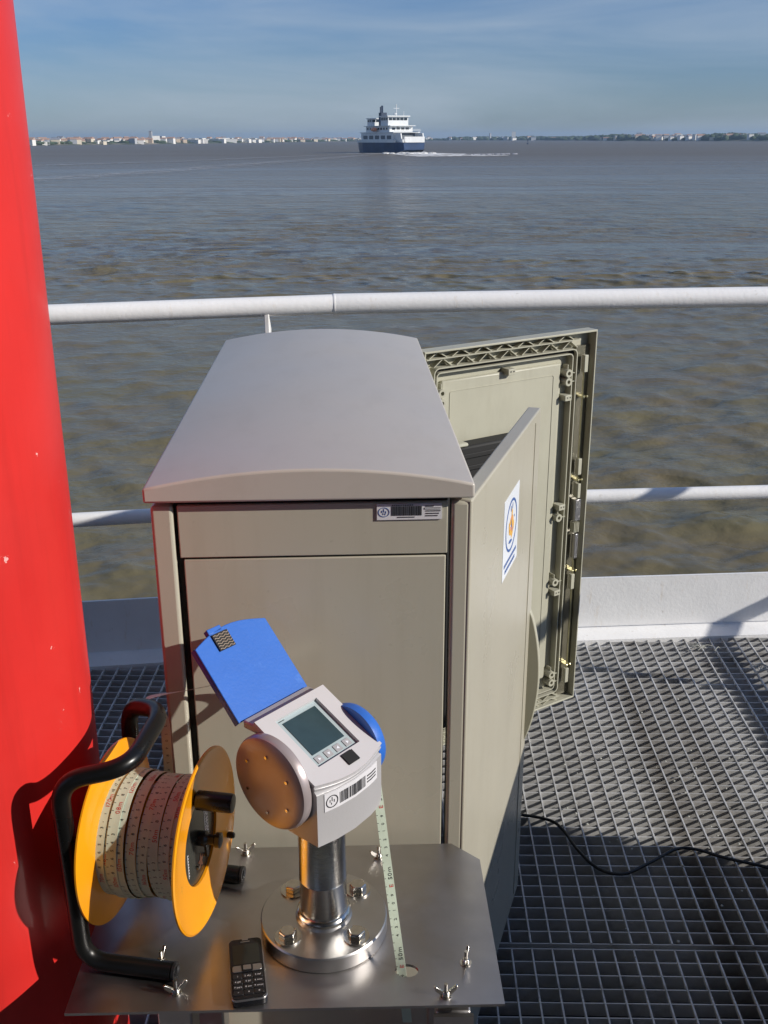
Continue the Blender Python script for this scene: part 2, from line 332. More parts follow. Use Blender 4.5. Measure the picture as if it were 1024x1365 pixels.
def build_coast():
    rnd = random.Random(5)
    b = B(); prof = [(-18, -1.5), (0, 1.2), (60, 3.2), (200, 5.5), (450, 5.0), (800, 1)]
    cols = list(range(-390, 1490, 6)); n = len(prof)
    for i, px in enumerate(cols):
        x, d = coast(px); L = math.hypot(x, d); ux, uy = x / L, d / L
        k = 0.7 + 0.5 * math.sin(px * .02) * math.sin(px * .057 + 1) + (0.5 if px < 330 else 0) + (0.3 if px > 830 else 0)
        for s_, z in prof:
            b.v.append((x + ux * s_, d + uy * s_, SEA + (z * k if z > 1.3 else z) + (rnd.random() * .8 if z > 2 else 0)))
    for i in range(len(cols) - 1):
        for j in range(n - 1): b.f.append((i * n + j, (i + 1) * n + j, (i + 1) * n + j + 1, i * n + j + 1))
    tag(b.done('shore_land', M['land'], smooth=True), 'low wooded shore beyond the water', kind='structure')
    # tree belts (stuff)
    t = B()
    def blob(x, y, z, r, h):
        vs = []; m_ = 6
        for (rr, zz) in ((.75, 0), (1, .4), (.7, .8), (.2, 1.0)):
            for k in range(m_):
                a = 6.283 * k / m_ + rnd.random() * .4; q = rr * r * (0.8 + .4 * rnd.random()); vs.append((x + q * math.cos(a), y + q * math.sin(a), z + zz * h * (0.9 + .2 * rnd.random())))
        fs = [(j * m_ + k, j * m_ + (k + 1) % m_, (j + 1) * m_ + (k + 1) % m_, (j + 1) * m_ + k) for j in range(3) for k in range(m_)] + [tuple(range(3 * m_, 4 * m_))]
        t.add(vs, fs)
    for i in range(3600):
        px = rnd.uniform(-300, 1350)
        dens = 0.55 if px < 330 else (0.6 if px < 600 else 1.0)
        if rnd.random() > dens: continue
        x, d = coast(px); s_ = rnd.uniform(15, 420); L = math.hypot(x, d); x += x / L * s_; y = d + d / L * s_
        h = rnd.uniform(5, 10) * (0.5 if px < 600 else 1.05); r = rnd.uniform(6, 16)
        if px > 700: h *= 0.85 + 0.35 * math.sin(px * .021) ** 2
        blob(x, y, SEA + 1.5 + s_ * .008, r, h)
    tag(t.done('far_wood', M['wood'], smooth=True, angle=180), 'dark belt of trees along the far shore', kind='stuff')
    def house(px, s_, w_, dp, h, wall, roof, flat, name, label, group, cat='house'):
        x, d = coast(px); L = math.hypot(x, d); x += x / L * s_; y = d + d / L * s_
        e = empty(name, (x, y, SEA + 1.2 + s_ * .012), rnd.uniform(-35, 35), label, cat, group)
        B().bx(-w_ / 2, w_ / 2, -dp / 2, dp / 2, -1.5, h).done('wall', wall, e)
        if flat: B().bx(-w_ / 2 - .2, w_ / 2 + .2, -dp / 2 - .2, dp / 2 + .2, h, h + .5).done('roof', roof, e)
        else:
            rh = dp * .28; vs = [(-w_ / 2 - .3, -dp / 2 - .3, h), (w_ / 2 + .3, -dp / 2 - .3, h), (w_ / 2 + .3, dp / 2 + .3, h), (-w_ / 2 - .3, dp / 2 + .3, h), (-w_ / 2, 0, h + rh), (w_ / 2, 0, h + rh)]
            B().add(vs, [(0, 1, 5, 4), (2, 3, 4, 5), (1, 2, 5), (3, 0, 4), (3, 2, 1, 0)]).done('roof', roof, e)
        return e
    kinds = [('white', 0), ('cream', 1), ('grey', 2), ('sand coloured', 3)]; rk = [('orange tiled roof', 0), ('slate roof', 1), ('flat roof', 2)]
    for i in range(230):
        px = 42 + 440 * rnd.random() ** 1.25
        wi = rnd.choices([0, 1, 2, 3], [6, 3, 2, 2])[0]; ri = rnd.choices([0, 1, 2], [5, 2, 4])[0]
        near = px < 300
        w_ = rnd.uniform(7, 16); h = rnd.uniform(3.5, 8) if near else rnd.uniform(4, 8)
        if 245 < px < 345 and rnd.random() < .6: w_ = rnd.uniform(20, 38); ri = 2; wi = 0; h = rnd.uniform(5, 7)
        reg = 'by the red mast' if px < 110 else 'left of the grey tower' if px < 200 else 'just right of the grey tower' if px < 270 else 'beside the long pale halls' if px < 350 else 'halfway to the ferry' if px < 420 else 'close to the ferry'
        siz = 'wide' if w_ > 13 else 'tall narrow' if h > 6.5 else 'low' if h < 4.7 else 'small'
        house(px, rnd.uniform(3, 190), w_, rnd.uniform(7, 11), h, WALLS[wi], ROOFS[ri], ri == 2, 'town_house',
              '%s %s house with %s, left shore, %s' % (siz, kinds[wi][0], rk[ri][0], reg), 'distant houses on the left shore %s' % reg)
    for i in range(90):
        px = rnd.choice([rnd.uniform(562, 830), rnd.uniform(830, 1020), rnd.uniform(840, 930)])
        wi = rnd.choices([0, 1, 2], [6, 2, 2])[0]; ri = rnd.choices([0, 1, 2], [4, 2, 4])[0]
        w_ = rnd.uniform(8, 18); h = rnd.uniform(5, 10) if px < 830 else rnd.uniform(5, 11)
        reg = 'right of the ferry' if px < 670 else 'right of the white tower block' if px < 760 else 'left of the wooded point' if px < 840 else 'around the tallest block' if px < 930 else 'on the last wooded point'
        siz = 'wide' if w_ > 14 else 'tall' if h > 8 else 'small'
        house(px, rnd.uniform(0, 170), w_, 9, h, WALLS[wi], ROOFS[ri], ri == 2, 'shore_house',
              '%s %s house with %s among trees %s' % (siz, kinds[wi][0], rk[ri][0], reg), 'distant houses among trees %s' % reg)
    house(205, 90, 5, 5, 19, WALLS[2], ROOFS[1], False, 'church_tower', 'narrow grey tower standing above the roofs on the left shore', None, 'tower')
    house(211, 110, 14, 9, 11, WALLS[0], ROOFS[2], True, 'apartment_block', 'pale block just right of the grey tower on the left shore', None, 'building')
    house(218, 140, 16, 9, 10, WALLS[0], ROOFS[2], True, 'apartment_block', 'second pale block right of the grey tower on the left shore', None, 'building')
    house(686, 60, 13, 10, 26, WALLS[0], ROOFS[2], True, 'tower_block', 'single white tower block rising above the trees right of the ferry', None, 'building')
    house(655, 80, 5, 5, 21, WALLS[2], ROOFS[1], False, 'church_spire', 'thin grey spire left of the white tower block', None, 'tower')
    for k, (px, w_, h, lab) in enumerate([(853, 14, 15, 'tallest pale block on the wooded right shore'), (873, 18, 11, 'wide pale block behind trees right of the tallest block'), (905, 13, 11, 'square pale block between the wide block and the wooded point')]):
        house(px, 130, w_, 10, h, WALLS[0], ROOFS[2], True, 'apartment_block', lab, None, 'building')
build_coast()

# ------------------------------------------------------------------ ferry
def build_ferry():
    D = 590.0; X = (519.5 - 512) / 1374 / 1.058 * D
    e = empty('car_ferry', (X, D, SEA), 0, 'white car ferry with dark blue hull sailing away across the estuary', 'ferry')
    e.rotation_euler = (0, 0, rad(27))     # local +Y = heading (bow), -Y = stern
    e.scale = (1.07, 1.07, 1.03)
    L, W = 55, 15
    def hullsec(y, wd, z0): return [(-wd, y, z0), (wd, y, z0), (wd * 1.08, y, 5.0), (-wd * 1.08, y, 5.0)]
    h = B(); secs = [(-L / 2, 5.4, 1.6), (-L / 2 + 6, 7, -.6), (-10, 7.2, -.8), (14, 7.0, -.8), (22, 5.2, -.4), (L / 2, 3.2, 1.8)]
    for y, wd, z0 in secs: h.v += hullsec(y, wd, z0)
    for i in range(len(secs) - 1):
        for k in range(4): h.f.append((i * 4 + k, i * 4 + (k + 1) % 4, (i + 1) * 4 + (k + 1) % 4, (i + 1) * 4 + k))
    h.f += [(3, 2, 1, 0), (20, 21, 22, 23)]; h.done('hull', M['hull'], e)
    B().bx(-7.7, -7.2, -22, 20, 5, 6.3).bx(7.2, 7.7, -22, 20, 5, 6.3).done('bulwark', M['ferrywhite'], e)
    # side casings of the car deck, open at the ends
    for sx in (-1, 1):
        c = B().bx(sx * 5.2, sx * 7.2, -19, 16, 5.0, 9.6).done('side_casing', M['ferrywhite'], e)
        for yy in (-15, -8.5, -2, 4.5, 11): B().bx(sx * 7.2, sx * 7.24, yy - 2.3, yy + 2.3, 6.6, 8.4).done('opening', M['ferrygrey'], c)
    B().bx(-5.1, 5.1, -18.5, 15.5, 5.05, 9.5).done('car_deck', M['ferrygrey'], e)
    B().bx(-7.4, 7.4, -20, 17, 9.65, 10.1).done('upper_deck', M['ferrywhite'], e)
    s = B().bx(-6.4, 6.4, -14, 12, 10.1, 12.9).done('saloon', M['ferrywhite'], e)
    for yy in range(-12, 12, 3):
        for sx in (-1, 1): B().bx(sx * 6.4, sx * 6.44, yy, yy + 1.9, 11.2, 12.2).done('window', M['ferrydark'], s)
    for xx in (-5, -2.5, 0, 2.5): B().bx(xx, xx + 1.8, -14.05, -14, 11.1, 12.2).done('window', M['ferrydark'], s)
    B().bx(-7, 7, -16, 13.5, 12.9, 13.2).done('sun_deck', M['ferrywhite'], e)
    br = B().bx(-5.6, 5.6, -11, -3, 13.2, 17.4).done('wheelhouse', M['ferrywhite'], e)
    B().bx(-6.3, 6.3, -11.8, -2.2, 17.4, 17.9).done('roof', M['ferrywhite'], br)
    for xx in (-5.2, -3.1, -1.0, 1.1, 3.2): B().bx(xx, xx + 1.8, -11.06, -11, 15.7, 16.9).done('window', M['ferrydark'], br)
    for yy in (-10.6, -8.1, -5.6): B().bx(-5.66, -5.6, yy, yy + 2.1, 15.7, 16.9).done('window', M['ferrydark'], br)
    b2 = B().bx(-5.6, -1, 7, 12, 13.2, 16.6).done('forward_wheelhouse', M['ferrywhite'], e)
    B().bx(-6, -.6, 6.4, 12.6, 16.6, 17.0).done('roof', M['ferrywhite'], b2)
    for yy in (7.4, 9.8): B().bx(-5.66, -5.6, yy, yy + 1.9, 15.1, 16.2).done('window', M['ferrydark'], b2)
    for xx in (-5.3, -3.1): B().bx(xx, xx + 1.8, 6.94, 7, 15.1, 16.2).done('window', M['ferrydark'], b2)
    B().bx(-3.4, -0.4, 0.5, 3.5, 13.2, 19.6).done('funnel', M['funnel'], e)
    B().tube([(-2.2, 2, 19.6), (-2.2, 2, 23.0)], .55, 8).bx(-3.3, -2.7, 1.6, 2.4, 19.6, 22.4).done('exhaust_pipe', M['funnel'], e)
    B().tube([(1.6, -6, 17.9), (1.6, -6, 23.5)], .22, 6).tube([(0, -6, 21.5), (3.2, -6, 21.5)], .13, 6).done('mast', M['ferrywhite'], e)
    B().tube([(3.6, -10, 17.9), (3.6, -10, 20)], .15, 6).lathe([(.05, 0), (.9, .1), (.9, .6), (.05, .9)], Matrix.Translation((0.2, -7.4, 18.4)), 10).done('radar', M['ferrywhite'], e)
    B().bx(-7.1, 7.1, -21.0, -20.6, 10.6, 10.75).bx(-7.1, 7.1, -21, -20.6, 11.2, 11.35).done('stern_rail', M['ferrywhite'], e)
    for sx in (-1, 1):
        B().prism([(0, 0), (8.5, 0), (7.2, 4.4), (1.5, 4.4)], sx * 6.0 - .25, sx * 6.0 + .25, frame((0, -L / 2 + 9.5, 5.05), (0, -1, 0), (0, 0, 1), (-1, 0, 0))).done('ramp_frame', M['ferrywhite'], e)
    B().bx(-5.5, 5.5, -L / 2 - .4, -L / 2 + .1, 5.05, 7.8).done('stern_ramp', M['ferrywhite'], e)
    B().bx(-2, 2, L / 2 - 4, L / 2 - 3.6, 5, 9).done('bow_ramp', M['ferrywhite'], e)
    lb = B().lathe([(.1, -2.6), (.9, -1.8), (1.1, 0), (.9, 1.8), (.1, 2.6)], frame((-7.9, 0, 11.4), (0, 0, 1), (1, 0, 0), (0, 1, 0)), 10); lb.done('lifeboat', M['salmon'], e)
    for (x, y) in ((-3, -20), (0, -18.8), (3, -20.4)): B().bx(x - .9, x + .9, y - 2.2, y + 1.6, 5.05, 6.5).done('parked_vehicle', M['ferrywhite'], e)
build_ferry()
# foam of the wake, buoy
def build_wake():
    m = bpy.data.materials.new('wake foam'); m.use_nodes = True; t = m.node_tree; b = t.nodes['Principled BSDF']
    b.inputs['Base Color'].default_value = (0.80, 0.79, 0.76, 1); b.inputs['Roughness'].default_value = 0.7
    n = t.nodes.new; tcn = n('ShaderNodeTexCoord'); mp_ = n('ShaderNodeMapping'); mp_.inputs['Scale'].default_value = (0.12, 0.06, 1)
    q = n('ShaderNodeTexNoise'); q.inputs['Scale'].default_value = 2.0; q.inputs['Detail'].default_value = 6
    r = n('ShaderNodeMapRange'); r.inputs[1].default_value = 0.34; r.inputs[2].default_value = 0.52
    t.links.new(tcn.outputs['Object'], mp_.inputs[0]); t.links.new(mp_.outputs[0], q.inputs['Vector']); t.links.new(q.outputs[0], r.inputs[0]); t.links.new(r.outputs[0], b.inputs['Alpha'])
    rnd = random.Random(2); bb = B()
    def patch(cx, cy, lx, ly, z, rot, n_=26):
        vs = [(cx, cy, z)]
        for k in range(n_):
            a = 6.283 * k / n_; q = 0.75 + .4 * rnd.random(); x = lx * math.cos(a) * q; y = ly * math.sin(a) * q
            vs.append((cx + x * math.cos(rot) - y * math.sin(rot), cy + x * math.sin(rot) + y * math.cos(rot), z))
        bb.add(vs, [(0, 1 + k, 1 + (k + 1) % n_) for k in range(n_)])
    z = SEA + .12
    patch(15, 552, 9, 13, z, 0); patch(22, 535, 13, 22, z + .01, -.2); patch(28, 500, 12, 34, z + .02, -.1); patch(0, 552, 22, 6, z + .03, 0); patch(28, 465, 24, 22, z + .04, .2); patch(20, 515, 16, 40, z + .05, 0)
    for i in range(60):
        x = rnd.gauss(16, 5); y = rnd.gauss(545, 8); r_ = rnd.uniform(.8, 2.6)
        bb.lathe([(r_, -.3), (r_ * .8, .3 * r_ * .6), (r_ * .3, .5 * r_ * .6), (.05, .52 * r_ * .6)], Matrix.Translation((x, y, SEA)), 9)
    o = bb.done('wake_foam', m); tag(o, 'white foam churned up behind the ferry', kind='stuff')
    b2 = B()
    for i in range(26):
        x = 34 + i * 1.2 + rnd.uniform(-1, 1); y = 505 + i * .5 + rnd.uniform(-2, 2); r_ = rnd.uniform(.6, 1.9)
        b2.lathe([(r_, 0), (r_ * .8, .18), (.1, .28)], Matrix.Translation((x, y, SEA - .05)), 7)
    tag(b2.done('wake_foam', M['sticker']), 'thin broken line of foam trailing right of the ferry', kind='stuff')
    ms = bpy.data.materials.new('old wake film'); ms.use_nodes = True; t = ms.node_tree; b = t.nodes['Principled BSDF']
    b.inputs['Base Color'].default_value = (0.50, 0.50, 0.50, 1); b.inputs['Roughness'].default_value = 0.5; n = t.nodes.new
    tcn = n('ShaderNodeTexCoord'); q = n('ShaderNodeTexNoise'); q.inputs['Scale'].default_value = 0.22; q.inputs['Detail'].default_value = 7; q.inputs['Roughness'].default_value = .65
    at_ = n('ShaderNodeAttribute'); at_.attribute_name = 'edge'; mu = n('ShaderNodeMath'); mu.operation = 'MULTIPLY'
    r = n('ShaderNodeMapRange'); r.inputs[1].default_value = 0.40; r.inputs[2].default_value = 0.70; r.inputs[4].default_value = 0.6
    t.links.new(tcn.outputs['Object'], q.inputs['Vector']); t.links.new(q.outputs[0], r.inputs[0]); t.links.new(r.outputs[0], mu.inputs[0]); t.links.new(at_.outputs['Fac'], mu.inputs[1]); t.links.new(mu.outputs[0], b.inputs['Alpha'])
    b3 = B(); ed = []
    for li, (line, wd) in enumerate((([(8, 555), (-6, 500), (-20, 420), (-38, 330), (-52, 250), (-70, 190), (-95, 150)], (7, 24)), ([(-10, 545), (-45, 440), (-75, 360), (-115, 300), (-190, 250)], (8, 16)))):
        P = spline([(x, y, SEA + .16 + li * .02) for x, y in line], 8); o = len(b3.v)
        for i, p in enumerate(P):
            d = (P[min(i + 1, len(P) - 1)] - P[max(i - 1, 0)]).normalized(); nx = Vector((-d.y, d.x, 0)); w_ = wd[0] + (wd[1] - wd[0]) * i / len(P)
            f_ = min(1, i / 6) * min(1, (len(P) - 1 - i) / 6)
            for k, q_ in enumerate((-1, -.4, .4, 1)): b3.v.append(tuple(p + nx * w_ * .5 * q_)); ed.append(f_ if abs(q_) < 1 else 0.0)
        for i in range(len(P) - 1):
            for k in range(3): b3.f.append((o + i * 4 + k, o + i * 4 + k + 1, o + i * 4 + 5 + k, o + i * 4 + 4 + k))
    o = b3.done('old_wake', ms); at2 = o.data.attributes.new('edge', 'FLOAT', 'POINT'); at2.data.foreach_set('value', ed); tag(o, 'long pale streaks of the old wake curving over the water to the left', kind='stuff')
    e = empty('channel_buoy', ((705 - 512) / 1374 / 1.0586 * 1350, 1350, SEA), 0, 'tiny dark channel buoy on the water right of the tower block', 'buoy')
    B().lathe([(.8, -.3), (1.1, .2), (1.1, .9), (.5, 1.2)], None, 12).done('float', M['funnel'], e)
    B().tube([(0, 0, 1.2), (0, 0, 4.2)], .25, 6).done('mast', M['funnel'], e)
    B().lathe([(.1, 4.2), (.7, 4.3), (.7, 5.1), (.1, 5.4)], None, 8).done('top_mark', M['funnel'], e)
build_wake()

# ------------------------------------------------------------------ deck
def build_deck():
    px, py = 0.041, 0.034
    def panel(x0, x1, y0, y1, label):
        e = empty('deck_grating', (0, 0, 0), 0, label, None, None, 'structure')
        ny = int((y1 - y0) / py); nx = int((x1 - x0) / px)
        KX = [-1.6, -1.0, -.2, .5, 1.2, 2.04]; KY = [2.83, 2.90, 3.0, 3.065, 3.11, 3.16]
        xs_ = np.linspace(x0, x1, 400); lim = np.interp(xs_, KX, KY) - .012 - .021 * -xs_
        me = None
        for i in range(ny + 1):
            y = y0 + i * (y1 - y0) / ny; ok = xs_[lim > y]
            if len(ok) < 5: continue
            xa, xb = ok.min(), ok.max()
            if me is None: o = me = B().box((0, 0, -.0152), (x1 - x0, .0028, .030)).done('bearing_bar', M['grate'], e)
            else: o = me.copy(); COL.objects.link(o); o.parent = e
            o.location = ((xa + xb) / 2, y, random.uniform(-.0006, .0004)); o.scale = ((xb - xa) / (x1 - x0), 1, 1)
            o.rotation_euler = (random.uniform(-.02, .02), 0, random.uniform(-.0006, .0006))
        c = None
        for i in range(nx + 1):
            x = x0 + i * (x1 - x0) / nx; ye = min(y1, float(np.interp(x, xs_, lim)))
            if c is None: o = c = B().box((0, 0, -.0040), (.0034, y1 - y0, .0080)).done('cross_bar', M['crossbar'], e)
            else: o = c.copy(); COL.objects.link(o); o.parent = e
            o.location = (x, (y0 + ye) / 2, 0.0015 + random.uniform(-.0004, .0004)); o.scale = (1, (ye - y0) / (y1 - y0), 1)
        return e
    a = panel(-1.55, 1.95, 1.69, 3.075, 'galvanised open grating of the deck under the cabinet')
    b = panel(-1.55, 1.95, 0.35, 1.675, 'galvanised open grating of the deck in the foreground')
    for e_ in (a, b): e_.rotation_euler = (0, 0, rad(-1.2))
    s = empty('deck_beam', label='dark steel beams carrying the deck grating', kind='structure')
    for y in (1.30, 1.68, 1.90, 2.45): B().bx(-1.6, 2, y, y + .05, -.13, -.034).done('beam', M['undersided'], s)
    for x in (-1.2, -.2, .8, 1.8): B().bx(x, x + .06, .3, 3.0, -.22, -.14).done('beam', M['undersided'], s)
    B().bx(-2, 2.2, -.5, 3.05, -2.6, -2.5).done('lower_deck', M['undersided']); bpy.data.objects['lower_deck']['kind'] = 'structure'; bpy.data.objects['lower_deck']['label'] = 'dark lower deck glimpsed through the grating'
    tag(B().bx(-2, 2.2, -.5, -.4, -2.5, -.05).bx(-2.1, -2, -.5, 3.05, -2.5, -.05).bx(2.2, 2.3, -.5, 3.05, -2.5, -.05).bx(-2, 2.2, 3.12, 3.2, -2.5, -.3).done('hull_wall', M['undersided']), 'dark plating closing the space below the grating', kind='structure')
streaks(M['white'], (16, 16, 4), 0.45, (0.75, 0.62, 0.45), 0.60, 0.75); streaks(M['red'], (14, 14, 1.0), 0.35, (0.7, 0.7, 0.7))
M['crossbar'] = mat('worn galvanised rod', (0.60, 0.60, 0.60), 0.45, 0.1, vary=0.3, vscale=20, dirt=(0.25, 0.24, 0.22), dscale=14, dpos=(0.5, 0.65))
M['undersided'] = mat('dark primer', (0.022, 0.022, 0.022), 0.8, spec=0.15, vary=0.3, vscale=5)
build_deck()

def rail_line(pts, r, name, parent): return B().tube(spline(pts, 6), r, 20).done(name, M['white'], parent, smooth=True)
def build_rail():
    e = empty('deck_railing', (0, 3.0, 0), 0, 'white painted tube railing along the deck edge with a kick plate', 'railing')
    e.location = (0, 0, 0)
    rail_line([(-1.6, 2.78, 1.088), (-1.0, 2.865, 1.094), (-.5, 2.965, 1.096), (-.14, 3.03, 1.098)], .0285, 'top_rail', e)
    rail_line([(-.145, 3.03, 1.098), (.4, 3.07, 1.1), (1.2, 3.13, 1.1), (2.04, 3.18, 1.1)], .0300, 'top_rail', e)
    B().lathe([(.0288, -.004), (.0303, -.002), (.0305, .002), (.0301, .004)], frame((-.143, 3.03, 1.098), (0, 0, 1), (.07, -1, 0), (1, .07, 0)), 20).done('weld_collar', M['white'], e, smooth=True)
    rail_line([(-1.6, 2.83, .472), (-1.0, 2.90, .475), (-.2, 3.0, .483), (.5, 3.06, .487), (1.2, 3.10, .49), (2.04, 3.16, .49)], .022, 'mid_rail', e)
    for (x, y) in ((-.335, 3.0), (1.42, 3.12)):
        B().box((x, y, .53), (.014, .05, 1.11)).done('stanchion', M['white'], e, bevel=.002)
    # kick plate, curved like the rail, with the flange it stands on
    kp = [(-1.6, 2.83), (-1.0, 2.90), (-.2, 3.0), (.5, 3.065), (1.2, 3.11), (2.04, 3.16)]
    b = B()
    for (x, y) in kp:
        b.v += [(x, y, .03), (x, y + .008, .03), (x, y + .008, .205), (x, y, .205)]
    for i in range(len(kp) - 1):
        for k in range(4): b.f.append((i * 4 + k, i * 4 + (k + 1) % 4, i * 4 + 4 + (k + 1) % 4, i * 4 + 4 + k))
    b.done('kick_plate', M['white'], e)
    b = B()
    for (x, y) in kp:
        b.v += [(x, y - .055, -.10), (x, y + .012, -.10), (x, y + .012, .028), (x, y - .055, .008)]
    for i in range(len(kp) - 1):
        for k in range(4): b.f.append((i * 4 + k, i * 4 + (k + 1) % 4, i * 4 + 4 + (k + 1) % 4, i * 4 + 4 + k))
    b.done('deck_edge_flange', M['white'], e)
    f = empty('side_railing', (2.05, 0, 0), 0, 'white tube railing along the starboard deck edge', 'railing')
    for z, r in ((1.1, .029), (.49, .026)): B().tube([(0, -1, z), (0, 3.16, z)], r, 16).done('rail', M['white'], f, smooth=True)
    for y in (-.6, .9, 2.4): B().box((0, y, .55), (.05, .014, 1.08)).done('stanchion', M['white'], f)
    B().bx(-.004, .004, -1, 3.1, 0, .1).done('kick_plate', M['white'], f)
    # unseen added locker standing by the side rail, whose shade falls on the foreground grating
    g = empty('shade_box', (1.6, .925, 0), 0, 'unseen added locker standing by the side railing', 'occluder')
    B().bx(-.3, .3, -.67, .67, .05, .87).done('body', M['blocker_grey'], g, bevel=.01)
    B().bx(-.31, .31, -.68, .68, .872, .90).done('lid', M['blocker_grey'], g, bevel=.008)
    for sy in (-.33, .33): B().bx(-.313, -.302, sy - .3, sy + .3, .12, .80).done('door', M['blocker_grey'], g, bevel=.004)
build_rail()
def build_blocker():  # unseen wall and overhang, added to cut sky light from behind and above
    e = empty('blocker', (-.6, -1.3, 0), 0, 'unseen added deckhouse wall behind the photographer', 'blocker')
    B().bx(-3.2, 3.0, -.4, 0, 0, 4.2).done('wall', M['blocker_grey'], e)
    B().bx(-3.2, 3.1, .002, 2.0, 3.2, 3.32).done('overhead_blocker', M['blocker_grey'], e)  # unseen roof added overhead to dim the sky fill on the deck
    for x in (-2, .4): w_ = B().bx(x, x + .7, .001, .03, 1.2, 2.0).done('window', M['ferrydark'], e, bevel=.005)
    B().bx(-.9, -.1, .001, .03, .1, 2.0).done('door', M['white'], e, bevel=.005)
build_blocker()
# red mast
def build_mast():
    e = empty('red_mast', (-.597, 1.201, 0), 0, 'thick glossy red painted steel mast at the left of the deck', 'mast')
    B().lathe([(.20, -.05), (.20, .6), (.20, 1.2), (.20, 2.4), (.20, 4.5)], None, 128).done('column', M['red'], e, smooth=True)
    B().lathe([(.225, .0), (.225, .012), (.202, .016)], None, 64).done('base_ring', M['red'], e, smooth=True)
build_mast()

# ------------------------------------------------------------------ cabinet
CW, CD = .432, 1.03
cabM = Matrix.Translation((-.314, 1.300, 0)) @ rotz(2.3)
def build_cabinet():
    e = empty('equipment_cabinet', (-.314, 1.300, 0), 2.3, 'beige outdoor equipment cabinet with arched roof and both side doors open', 'cabinet')
    Zt = 1.094
    # plinth and walls (hollow, right side open)
    B().bx(.01, CW - .01, .015, CD - .01, .008, .06).done('plinth', M['beige'], e, bevel=.003)
    B().bx(.004, .016, .031, CD - .031, .06, Zt).done('left_wall', M['beige'], e)
    B().bx(.03, CW - .012, CD - .016, CD - .004, .06, Zt).done('rear_wall', M['beige'], e)
    B().bx(.017, CW - .012, .032, CD - .017, .06, .07).done('floor_plate', M['beige_in'], e)
    B().bx(.031, CW - .031, .010, .022, .06, Zt).done('front_core', M['matte_black'], e)
    B().bx(CW - .028, CW - .008, .50, .53, .06, Zt).done('centre_post', M['beige'], e)
    # corner posts with soft corners
    for (x0, x1, y0, y1) in ((0, .030, 0, .03), (CW - .026, CW, 0, .03), (0, .03, CD - .03, CD), (CW - .03, CW, CD - .03, CD)):
        B().bx(x0, x1, y0, y1, .012, Zt - .006).done('corner_post', M['beige'], e, bevel=.005, seg=3)
    # front panels set in from black joints
    B().bx(.0355, CW - .0305, .002, .009, 1.012, 1.088).done('upper_front_panel', M['beige'], e, bevel=.0015)
    B().bx(.0400, CW - .0325, .002, .009, .05, 1.009).done('lower_front_panel', M['beige'], e, bevel=.0015)
    # side ridge of the left edge
    # roof: arched sheet with skirt
    n = 24; R = []; x0, x1 = -.006, CW + .004
    for k in range(n + 1):
        t = k / n; x = x0 + (x1 - x0) * t; R.append((x, 1.117 + .024 * (1 - (2 * t - 1) ** 2)))
    b = B(); ys = [-.012, CD + .03]
    for y in ys:
        b.v += [(x, y, z) for x, z in R] + [(x1, y, 1.0965), (x0, y, 1.0965)]
    m_ = n + 3
    b.f = [tuple(range(m_)), tuple(range(2 * m_ - 1, m_ - 1, -1))] + [(i, (i + 1) % m_, m_ + (i + 1) % m_, m_ + i) for i in range(m_)]
    r = b.done('roof', M['roof'], e, angle=18)
    bv = r.modifiers.new('bevel', 'BEVEL'); bv.width = .0035; bv.segments = 3; bv.limit_method = 'ANGLE'; bv.angle_limit = rad(30)
    r.data.polygons.foreach_set('use_smooth', [True] * len(r.data.polygons))
    import bmesh
    bm = bmesh.new(); bm.from_mesh(r.data)
    for ed in bm.edges:
        if ed.calc_face_angle(0) > rad(30): ed.smooth = False
    bm.to_mesh(r.data); bm.free()
    # inside: mounting plate, dark devices
    B().bx(.03, CW - .04, CD - .03, CD - .022, .08, 1.05).done('mounting_plate', M['matte_black'], e)
    B().bx(.02, .028, .05, CD - .05, .08, 1.05).done('inner_liner', M['matte_black'], e)
    B().bx(.06, .34, .15, .46, .071, .34).bx(.06, .34, .58, .92, .071, .5).done('battery_box', M['dark'], e, bevel=.01)
    # barcode sticker, upper panel
    s = B().bx(.315, .413, -.0001, .0019, 1.046, 1.0745).done('inventory_sticker', M['sticker'], e)
    def q(x, z, w_, h): return dict(x=x, z=z, w=w_, h=h)
    k = B()
    rnd = random.Random(4); x = .337
    while x < .383:
        w_ = rnd.choice([.0005, .0009, .0016]); k.bx(x, x + w_, -.0006, -.0002, 1.0535, 1.0700); x += w_ + rnd.choice([.0006, .0010])
    for j in range(12): k.bx(.338 + j * .0027, .338 + j * .0027 + .0019, -.0006, -.0002, 1.0715, 1.0730)
    for j in range(9): k.bx(.346 + j * .0030, .346 + j * .0030 + .002, -.0006, -.0002, 1.0498, 1.0514)
    for row, (nn, z) in enumerate(((6, 1.0690), (11, 1.0605), (10, 1.0560), (9, 1.0518))):
        for j in range(nn): k.bx(.3885 + j * .0021, .3885 + j * .0021 + .0015, -.0006, -.0002, z, z + .0016)
    k.bx(.3865, .4115, -.0006, -.0002, 1.0665, 1.0671).bx(.3865, .4115, -.0006, -.0002, 1.0640, 1.0645).bx(.3865, .3871, -.0006, -.0002, 1.0640, 1.0671)
    k.done('barcode_print', M['ink'], s)
    ring(k2 := B(), (.3255, 1.060), .0086, .0010, frame((0, -.0003, 0), (1, 0, 0), (0, 0, 1), (0, -1, 0)))
    for (dx, dz, l_) in ((-.003, .001, .004), (0, .003, .006), (.003, 0, .004), (-.001, -.003, .003), (.002, -.0035, .003)):
        k2.bx(.3255 + dx - .0005, .3255 + dx + .0005, -.0006, -.0002, 1.060 + dz - l_ / 2, 1.060 + dz + l_ / 2)
    k2.done('round_emblem', M['ringblue'], s)
    s.scale = (.9, 1, .8); s.location = (.0211, 0, .2265)
    # ---- near door: hinge at the front right corner, swung out
    inv = cabM.inverted()
